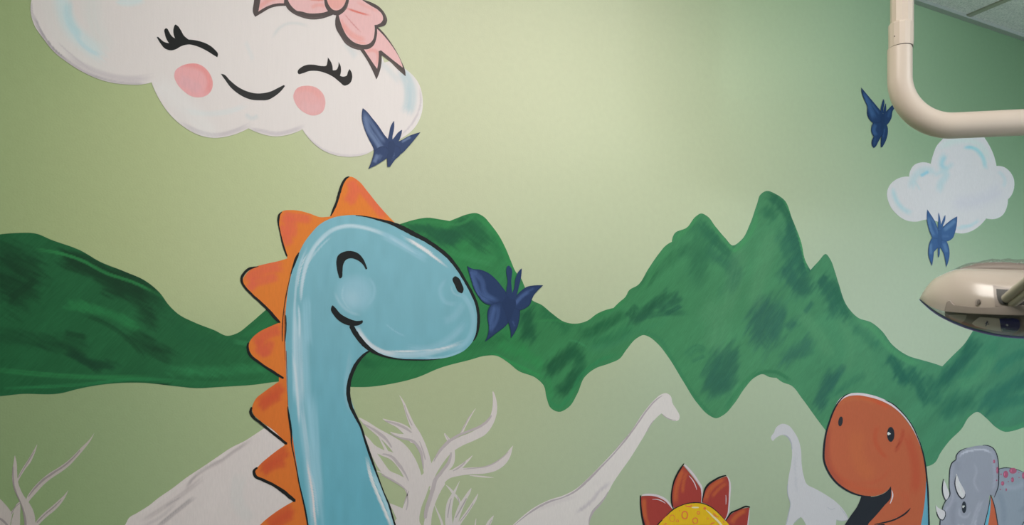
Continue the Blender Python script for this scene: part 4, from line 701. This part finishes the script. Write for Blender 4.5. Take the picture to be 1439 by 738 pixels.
# ================================================================== HORNED DINOSAUR
def horned():
    t = thing('painted_horned_dinosaur', 1390, 737, 'grey horned dinosaur with white horns and pink spots, painted beside the orange dinosaur', 'dinosaur')
    q = lambda s: Z(1290, 600, 5.349, s); K = lambda r, g, b: paint((r, g, b), 1370, 690)
    k = lambda s, w, c, a, **kw: SZ(1290, 600, 5.349, s, w, c, a, **kw)
    g0, g1, g2, dk = K(132, 140, 154), K(158, 166, 178), K(112, 118, 134), K(40, 46, 56)
    figure('body', [outline(q("590,330* 608,318 650,308 700,312 760,330 800,346 860,390 900,470 910,800* 560,800* 560,560"), 2)], K(128, 142, 156), 3, t, [k("640,440 700,460 800,420", 60, K(140, 152, 166), .7, soft=.9), k("760,640 800,600", 30, K(112, 126, 142), .6), k("610,500 640,600 640,740", 60, K(112, 126, 144), .5, soft=.9)], grid=2.4)
    figure('tail_stripe', [outline(q("545,512* 535,570 520,650 495,745 480,800* 545,800* 545,650"), 2)], K(92, 158, 180), 4.6, t)
    figure('tail', [outline(q("545,512* 562,560 580,630 592,700 600,760 606,800* 515,800* 525,738 540,640"), 2)], K(172, 92, 66), 4.8, t)
    st = [k("320,212 350,192 400,178 460,172 520,178 545,195", 14, K(168, 176, 188), .95, soft=.4), k("420,280 440,340 420,400 450,480", 24, g1, .4, soft=.9), k("560,190 570,300 575,400 560,470", 26, K(146, 154, 170), .6), k("470,560 440,640 410,740", 40, g1, .45, bris=.6), k("310,620 320,670 360,680 390,640", 18, g1, .6, soft=.8), k("440,700 420,760", 12, K(166, 172, 184), .7), k("260,300 250,420 260,540 220,620", 20, K(146, 152, 166), .5),
          k("290,260 300,330", 60, g2, .3, soft=.9), k("280,560 260,680 270,740", 60, g2, .35, soft=.9), k("220,600 200,650", 20, g1, .4), k("300,738 320,744 340,740", 16, K(166, 168, 176), .7)]
    figure('head', [outline(q("150,800* 164,738 168,690 182,630 205,570 235,520 236,440 238,340 252,275 283,248* 285,215 310,182 380,156 480,140 545,148 582,185 602,260 606,380 600,450 572,528 545,512 530,600 510,690 490,760 480,800*"), 2)], g0, 4, t, st, grid=2.2)
    figure('outline', [ribbon(q(s), 2, .12, 3) for s in ("168,790,7 163,735,8 166,700,6", "180,622,6 188,590,6 210,552,6 235,520,7 233,450,6 235,360,6 242,300,6 258,266,7 283,247,7 286,218,7 302,192,7 335,170,5 370,158,2", "485,139,4 530,143,6 560,158,7 583,190,7 597,235,7 604,300,7 605,380,7 600,450,7 585,495,6 570,530,4",
        "604,318,5 650,308,6 700,311,5 745,322,4 790,340,3 830,360,3", "545,512,5 562,558,6 580,625,7 592,695,7 600,750,7 604,790,7", "543,515,3 530,600,5 512,680,6 490,760,6", "780,745,4 790,722,5 800,705,5")], dk, 6, t)
    hw = K(182, 186, 190)
    for nm, p, lines in (("a", "190,392* 181,450 186,510 205,553 222,535 233,510 222,470 205,425", "191,392,5 182,440,7 183,490,8 193,530,8 208,555,6"),
                   ("b", "287,350* 276,385 275,430 285,480 310,525 335,540 350,525 352,495 335,455 312,415 298,380", "285,362,3 277,395,6 276,440,7 288,485,8 308,522,8 330,540,8 347,528,6 352,505,4"),
                   ("c", "130,584* 134,620 148,665 163,692 180,700 198,682 203,650 198,632 178,622 150,608", "138,640,5 150,675,7 165,695,7 183,700,7 199,680,7 204,650,6 197,630,5 182,624,4")):
        h = figure('horn', [outline(q(p), 1.5)], hw, 7, t, [k("300,420 320,480 330,520", 12, K(196, 198, 200), .6)], grid=2)
        figure('outline', [ribbon(q(lines), 1.5)], dk, 8, h)
    P = K(152, 84, 110); P2 = K(190, 112, 142)
    for (cx, cy, rx, ry) in ((570, 260, 8, 14), (594, 326, 8, 26), (622, 357, 5, 6), (657, 357, 19, 27), (711, 330, 28, 22), (792, 366, 13, 24), (708, 398, 11, 19), (634, 425, 12, 17), (677, 411, 4, 4), (617, 470, 5, 5), (661, 472, 5, 11), (589, 402, 5, 6), (756, 345, 4, 4), (757, 381, 4, 4)):
        s_ = figure('spot', [ell(1290 + cx / 5.349, 600 + cy / 5.349, rx / 5.349, ry / 5.349, 0, 20)], P, 7, t)
        if rx > 7: figure('glint', [ribbon([(1290 + (cx - rx * .45) / 5.349, 600 + (cy - ry * .4) / 5.349, False, 4 / 5.349), (1290 + (cx - rx * .5) / 5.349, 600 + (cy + ry * .3) / 5.349, False, 5 / 5.349)], 1)], P2, 8, s_)
    e = figure('eye', [ell(1290 + 344 / 5.349, 600 + 604 / 5.349, 3.2, 8.2)], dk, 7, t)
    figure('glint', [ell(1290 + 336 / 5.349, 600 + 600 / 5.349, 1.1, 1.9, 0, 12), ell(1290 + 346 / 5.349, 600 + 596 / 5.349, .7, 1, 0, 8)], K(200, 200, 204), 8, e)
horned()

# ================================================================== DENTAL LIGHT ARM (ceiling-hung pipe)
MCR = bsdf_mat('cream_enamel', (.64, .53, .45), .32, .5)
MCD = bsdf_mat('cream_gap_shadow', (.10, .08, .07), .6, .2)
def tube_pts(path, radii, n=28, ang0=0.0, cap=True):
    P = [Vector(p) for p in path]; V, F = [], []
    T = []
    for i in range(len(P)):
        a = P[max(i - 1, 0)]; b = P[min(i + 1, len(P) - 1)]; T.append((b - a).normalized())
    ref = Vector((0.3, 1, 0.1)).cross(T[0]).normalized()
    for i, p in enumerate(P):
        if i: 
            q = T[i - 1].rotation_difference(T[i]); ref = q @ ref
        ref = (ref - T[i] * ref.dot(T[i])).normalized(); bi = T[i].cross(ref)
        for k in range(n):
            a = 2 * math.pi * k / n + ang0
            V.append(p + (ref * math.cos(a) + bi * math.sin(a)) * radii[i])
    for i in range(len(P) - 1):
        for k in range(n):
            F.append((i * n + k, i * n + (k + 1) % n, (i + 1) * n + (k + 1) % n, (i + 1) * n + k))
    if cap:
        F.append(tuple(range(n))[::-1]); F.append(tuple((len(P) - 1) * n + k for k in range(n)))
    return V, F
def solid(name, V, F, mat, parent, o, sm=True):
    V = [tuple(Vector(v) - o) for v in V]
    ob = mesh_obj(name, V, F, mat, parent)
    import bmesh
    bm = bmesh.new(); bm.from_mesh(ob.data); bmesh.ops.recalc_face_normals(bm, faces=bm.faces); bm.to_mesh(ob.data); bm.free()
    if sm:
        ob.data.polygons.foreach_set('use_smooth', [True] * len(ob.data.polygons))
        me = ob.data
        if hasattr(me, 'set_sharp_from_angle'): me.set_sharp_from_angle(angle=math.radians(38))
    return ob
PZ = 1.70
p0 = at(1264.5, 180, PZ)                     # corner where pole axis meets arm axis
HD = (at(1439, 172, 1.659) - p0); HD.z = 0; HD.normalize()
arm = bpy.data.objects.new('light_arm', None); C.objects.link(arm); arm.location = (p0.x, p0.y, CEIL)
tag(arm, 'cream metal pipe hanging from the ceiling and bending sharply toward the lamp', 'lamp arm')
AO = Vector(arm.location)
zc = lambda py: EYE + (HOR - py) / FPX * PZ
axz = p0.z
# upper pole, faceted
px0 = at(1267.5, 180, PZ)
V, F = tube_pts([Vector((px0.x, px0.y, CEIL - .001)), Vector((px0.x, px0.y, zc(62)))], [.0246, .0250], 12, .13)
solid('upper_pole', V, F, MCR, arm, AO, False)
V, F = tube_pts([Vector((px0.x, px0.y, CEIL)), Vector((px0.x, px0.y, CEIL - .004)), Vector((px0.x, px0.y, CEIL - .03)), Vector((px0.x, px0.y, CEIL - .04))], [.07, .075, .07, .03], 32)
solid('ceiling_cap', V, F, MCR, arm, AO)
cx_ = at(1266, 180, PZ)
V, F = tube_pts([Vector((cx_.x, cx_.y, zc(34))), Vector((cx_.x, cx_.y, zc(36))), Vector((cx_.x, cx_.y, zc(67)))], [.0262, .0270, .0266], 14, .10)
solid('collar', V, F, MCR, arm, AO, False)
V, F = tube_pts([Vector((cx_.x, cx_.y, zc(66))), Vector((cx_.x, cx_.y, zc(70)))], [.0255, .0255], 28)
solid('seam_gap', V, F, MCD, arm, AO)
sc = at(1257, 51, PZ - .0262)
V, F = tube_pts([sc, sc - ray(1257, 51).normalized() * .002], [.0014, .0014], 10)
solid('screw_hole', V, F, MCD, arm, AO)
RB_ = .118
pts, rad = [], []
for i in range(4): pts.append(Vector((p0.x, p0.y, zc(68.5) + (axz + RB_ - zc(68.5)) * i / 4))); rad.append(.0268)
cc = p0 + HD * RB_ + UP * RB_
for i in range(25):
    a = math.pi / 2 * i / 24
    pts.append(cc - HD * RB_ * math.cos(a) - UP * RB_ * math.sin(a)); rad.append(.0268 + .0028 * i / 24)
for d in (.2, .4, .6, .78): pts.append(p0 + HD * (RB_ + d)); rad.append(.0296)
V, F = tube_pts(pts, rad, 40)
solid('elbow_pipe', V, F, MCR, arm, AO)
ARM_END = p0 + HD * (RB_ + .78)

# ================================================================== DENTAL LAMP HEAD
LZ0 = 1.22
MSH = bsdf_mat('lamp_shell_cream', (.50, .425, .37), .22, .5)
MSD = bsdf_mat('lamp_trim_taupe', (.34, .285, .255), .38, .4)
MSH.node_tree.nodes['Principled BSDF'].inputs['Coat Weight'].default_value = .25; MSH.node_tree.nodes['Principled BSDF'].inputs['Coat Roughness'].default_value = .12
MIN = bsdf_mat('lamp_inner_grey', (.27, .245, .23), .4, .4)
MBL = bsdf_mat('dark_blue_knob', (.025, .035, .17), .25, .5)
MPU = bsdf_mat('violet_edge', (.32, .30, .80), .3, .5)
MLB = bsdf_mat('label_plate', (.80, .73, .67), .4, .3)
def clear_mat(name, tint, a, rough):
    m = bpy.data.materials.new(name); m.use_nodes = True; nt = m.node_tree; nt.nodes.remove(nt.nodes['Principled BSDF'])
    t_ = nt.nodes.new('ShaderNodeBsdfTransparent'); t_.inputs[0].default_value = (*tint, 1)
    g = nt.nodes.new('ShaderNodeBsdfGlossy'); g.inputs['Roughness'].default_value = rough
    mx = nt.nodes.new('ShaderNodeMixShader'); f = nt.nodes.new('ShaderNodeFresnel'); f.inputs[0].default_value = 1.45
    mm = nt.nodes.new('ShaderNodeMath'); mm.operation = 'MULTIPLY_ADD'; mm.inputs[1].default_value = .4; mm.inputs[2].default_value = a; mm.use_clamp = True
    nt.links.new(f.outputs[0], mm.inputs[0]); nt.links.new(mm.outputs[0], mx.inputs[0])
    nt.links.new(t_.outputs[0], mx.inputs[1]); nt.links.new(g.outputs[0], mx.inputs[2]); nt.links.new(mx.outputs[0], nt.nodes['Material Output'].inputs[0])
    return m
MGL = clear_mat('clear_shield', (.90, .90, .91), .0, .08)
MFI = clear_mat('clear_film', (.93, .94, .95), .03, .12)
LCX, LCY = 1446.0, 440.0
rc = ray(LCX, LCY); rc.z = 0; rc.normalize()
HC = at(LCX, LCY, LZ0); sidev = rc.cross(UP).normalized()
def lp(px, py, off):                         # point on the lamp, off = metres toward the viewer from its middle plane
    r = ray(px, py); d = (HC - CAM).dot(rc) - off
    return CAM + r * (d / r.dot(rc))
def prof(tab, x):                            # profile tables, mirrored about the lamp's middle
    if x > LCX: x = 2 * LCX - x
    return float(np.interp(x, [a for a, b in tab], [b for a, b in tab]))
lq = lambda s: [(1280 + float(a.split(',')[0]) / 5.27, 350 + float(a.split(',')[1]) / 5.27) for a in s.split()]
TOP = lq("65,368 75,345 90,318 115,280 150,240 180,214 230,190 280,168 330,152 380,146 440,144 520,146 600,148 700,152 874,156")
SEAM = lq("65,370 90,388 120,412 160,432 210,452 250,462 330,470 420,476 520,481 620,486 740,490 874,492")
BOT = lq("65,372 100,404 150,446 200,480 250,508 320,542 400,574 480,600 560,620 640,636 720,646 800,652 874,655")
RID = lq("340,160 370,142 400,130 450,116 500,104 560,98 640,95 720,97 800,104 874,112")
def Dp(x, k=1.0):
    u = abs(x - LCX) / (LCX - 1291.5); return max(.001, .105 * k * math.sqrt(max(0, 1 - min(u, 1) ** 2.2)))
def loft(x0, x1, n, up, lo, kd, m=20, half=None, ex=1.0, base=0.0):
    """closed shell: per station an upper or lower half oval between two profiles"""
    V, F = [], []
    for i in range(n + 1):
        s = i / n; x = x0 + (x1 - x0) * (.5 - .5 * math.cos(math.pi * s))
        yt, yl = prof(up, x), prof(lo, x); D = Dp(x, kd)
        for k in range(m + 1):
            a = math.pi * k / m
            V.append(lp(x, yl + (yt - yl) * (math.sin(a) ** ex), base + D * math.cos(a)))
    for i in range(n):
        for k in range(m):
            a = i * (m + 1) + k; F.append((a, a + 1, a + m + 2, a + m + 1))
        F.append((i * (m + 1), (i + 1) * (m + 1), (i + 2) * (m + 1) - 1, (i + 1) * (m + 1) - 1))
    return V, F
XL, XR = 1292.3, 2 * LCX - 1292.3
lamp = bpy.data.objects.new('dental_lamp', None); C.objects.link(lamp); lamp.location = HC
tag(lamp, 'cream oval dental lamp head with a dark glossy underside, wrapped in clear film', 'dental lamp')
LO = Vector(HC)
V, F = loft(XL, XR, 80, TOP, SEAM, 1.0, 28, ex=.8); solid('shell', V, F, MSH, lamp, LO)
RX_ = 1280 + 345 / 5.27
V, F = loft(RX_, 2 * LCX - RX_, 50, RID, TOP, .45, 20, ex=.7, base=-.05); solid('rear_ridge', V, F, bsdf_mat('ridge_taupe', (.23, .19, .165), .45, .3), lamp, LO)
# inner grey housing seen through the shield
INB = lq("250,470 256,500 300,528 400,566 480,592 560,612 640,628 720,638 800,644 874,647")
xi = 1280 + 252 / 5.27
V, F = loft(xi, 2 * LCX - xi, 60, INB, SEAM, .88, 20, ex=.75); solid('inner_housing', V, F, MIN, lamp, LO)
V, F = loft(XL, XR, 80, BOT, SEAM, .985, 24, ex=.75); solid('clear_shield', V, F, MGL, lamp, LO)
def front_off(x, y, up, lo, kd, ex, base=0.0):
    yt, yl = prof(up, x), prof(lo, x); r = min(max((y - yl) / (yt - yl), 0), .999) ** (1 / ex)
    return base + Dp(x, kd) * math.sqrt(max(0, 1 - r * r))
def patch(name, poly, mat, surf, lift, parent, grid=2.0, thick=.0):
    V, F = cdt([np.array(poly)], grid)
    W = [lp(x, y, front_off(x, y, *surf) + lift) for x, y in V]
    o = solid(name, W, F, mat, parent, LO)
    return o
SU = (TOP, SEAM, 1.0, .8); SL = (INB, SEAM, .88, .75)
ol = lambda s, st=2: outline(Z(1280, 350, 5.27, s), st)
# bumper lip along the seam
def bar_on(name, pts, mat, surf, lift, parent, n=14):
    c = smooth(Z(1280, 350, 5.27, pts), False, 3)
    P = [lp(x, y, front_off(x, y, *surf) + lift) for x, y, r in c]
    rr = [max(r, .3) / FPX * LZ0 for x, y, r in c]
    V, F = tube_pts(P, rr, n); return solid(name, V, F, mat, parent, LO)
patch('bumper', ol("250,462* 262,420 275,388 288,384 300,400 315,415* 400,425 520,433 640,430 760,422 900,420* 900,492* 740,489 620,485 520,480 420,475 330,469"), MSD, SU, .006, lamp)
bar_on('bumper_edge', "252,462,3 262,420,5 276,390,6 290,388,6 302,404,6 318,418,5 400,427,4 520,436,4 640,433,4 760,424,4 900,421,4", MSD, SU, .004, lamp)
# yoke recess
patch('recess_frame', ol("606,268* 740,292* 900,250* 900,424* 640,426* 624,420*"), MSD, SU, .0016, lamp, 2)
patch('recess', ol("632,294* 720,300 900,280* 900,412* 700,412 665,405 645,380 636,340"), bsdf_mat('recess_dark', (.045, .043, .04), .5, .3), SU, .0030, lamp, 2)
patch('screw_cap', ol("474,400 480,380 500,370 516,376 512,400 500,416 480,417", 1), MSD, SU, .0012, lamp, 1.5)
patch('screw_socket', ol("490,388 504,374 514,380 506,404 492,410", 1), bsdf_mat('socket_dark', (.16, .135, .12), .5, .3), SU, .0020, lamp, 1.2)
# yoke : forked bar entering the recess from the upper side
yo = bpy.data.objects.new('yoke', None); C.objects.link(yo); yo.parent = lamp
ya = lp(*lq("706,368")[0], front_off(*lq("706,368")[0], *SU) + .004); yb = lp(*lq("870,235")[0], .150)
yv = yb - ya
side = rc.cross(yv).normalized()
for dv, nm, r in ((.0, 'yoke_bar', .0080), (.0125, 'yoke_bar', .0066)):
    a = ya + side * (-dv) if side.z > 0 else ya + side * dv
    path = [a - yv.normalized() * .002, a, a + yv * .25, a + yv * .5, a + yv, a + yv * 1.5]
    V, F = tube_pts(path, [r * .55, r * .95, r, r, r, r], 20); solid(nm, V, F, bsdf_mat('yoke_beige', (.46, .41, .34), .4, .4) if dv == 0 else bpy.data.materials['yoke_beige'], yo, LO)
# details behind the shield
patch('label_plate', ol("452,552* 480,525 512,504* 590,508 655,515* 662,560 672,611* 600,602 520,585 470,568"), MLB, SL, .0020, lamp, 2)
patch('blue_knob', ol("655,516* 720,514 780,518 800,528 808,560 800,595 780,614 740,618 674,612* 664,565"), MBL, SL, .0030, lamp, 2)
patch('housing_plate', ol("280,490* 340,486 414,488* 385,540 370,548* 320,528 290,512"), bsdf_mat('plate_grey', (.55, .50, .47), .4, .3), SL, .0015, lamp, 2)
patch('housing_trim', ol("806,500* 900,500* 900,642* 812,640* 812,600 820,560"), MSD, SL, .0025, lamp, 2)
for s_ in ("548,556,2 560,548,5 575,540,2", "565,530,2 562,550,5 556,572,2", "550,570,3 562,562,4", "570,552,3 578,560,3"):
    c = smooth(Z(1280, 350, 5.27, s_), False, 1)
    P = [lp(x, y, front_off(x, y, *SL) + .0030) for x, y, r in c]
    V, F = tube_pts(P, [max(r, .3) * .5 / FPX * LZ0 for x, y, r in c], 8); solid('blue_mark', V, F, bsdf_mat('blue_ink', (.03, .05, .18), .4, .3), lamp, LO)
pg = [lp(x, y, front_off(x, y, *SL) + .005) for x, y in lq("708,560 716,566")]
V, F = tube_pts(pg, [.0012, .0012], 10); solid('knob_pin', V, F, MWH, lamp, LO)
# violet lower rim
rp, rr = [], []
for i in range(61):
    x = XL + (XR - XL) * (.5 - .5 * math.cos(math.pi * i / 60)); rp.append(lp(x, prof(BOT, x) + .2, .004)); rr.append(.0009 + .0016 * min(1, i / 12, (60 - i) / 12))
V, F = tube_pts(rp, rr, 10); solid('lower_rim', V, F, MPU, lamp, LO)
# clear plastic film pulled over the top
FT = lq("150,240 200,212 260,184 320,156 360,136 400,116 430,106 480,104 520,92 560,88 600,78 660,84 720,72 780,84 874,80")
xf = 1280 + 290 / 5.27
V, F = [], []
nn, mm_ = 90, 16
for i in range(nn + 1):
    x = xf + (2 * LCX - 2 * xf) * i / nn
    yt = prof(FT, x) - 1; yl = min(prof(TOP, x), prof(RID, x)) + 1.5; D = .022
    for k in range(mm_ + 1):
        a = math.pi * k / mm_
        wv = (vnoise([x / 3.5], [k / 2.2], 4)[0] - .5)
        V.append(lp(x, yl + (yt - yl) * math.sin(a) ** .8 + wv * 1.2, -.035 + D * math.cos(a) + wv * .008))
for i in range(nn):
    for k in range(mm_): a = i * (mm_ + 1) + k; F.append((a, a + 1, a + mm_ + 2, a + mm_ + 1))
solid('plastic_film', V, F, MFI, lamp, LO)

# lower arm (outside the frame) that joins the pipe to the lamp's yoke
la = bpy.data.objects.new('lamp_link_arm', None); C.objects.link(la); la.location = ARM_END
ye = ya + yv * 1.5
bpy.data.objects.remove(la)
V, F = tube_pts([ARM_END + UP * .05, ARM_END - UP * .12, ARM_END - UP * .16 + (ye - ARM_END) * .12, ye + UP * .06, ye + UP * .014 + (ARM_END - ye).normalized() * .004], [.034, .034, .024, .022, .012], 24)
solid('lower_arm', V, F, MCR, arm, AO)
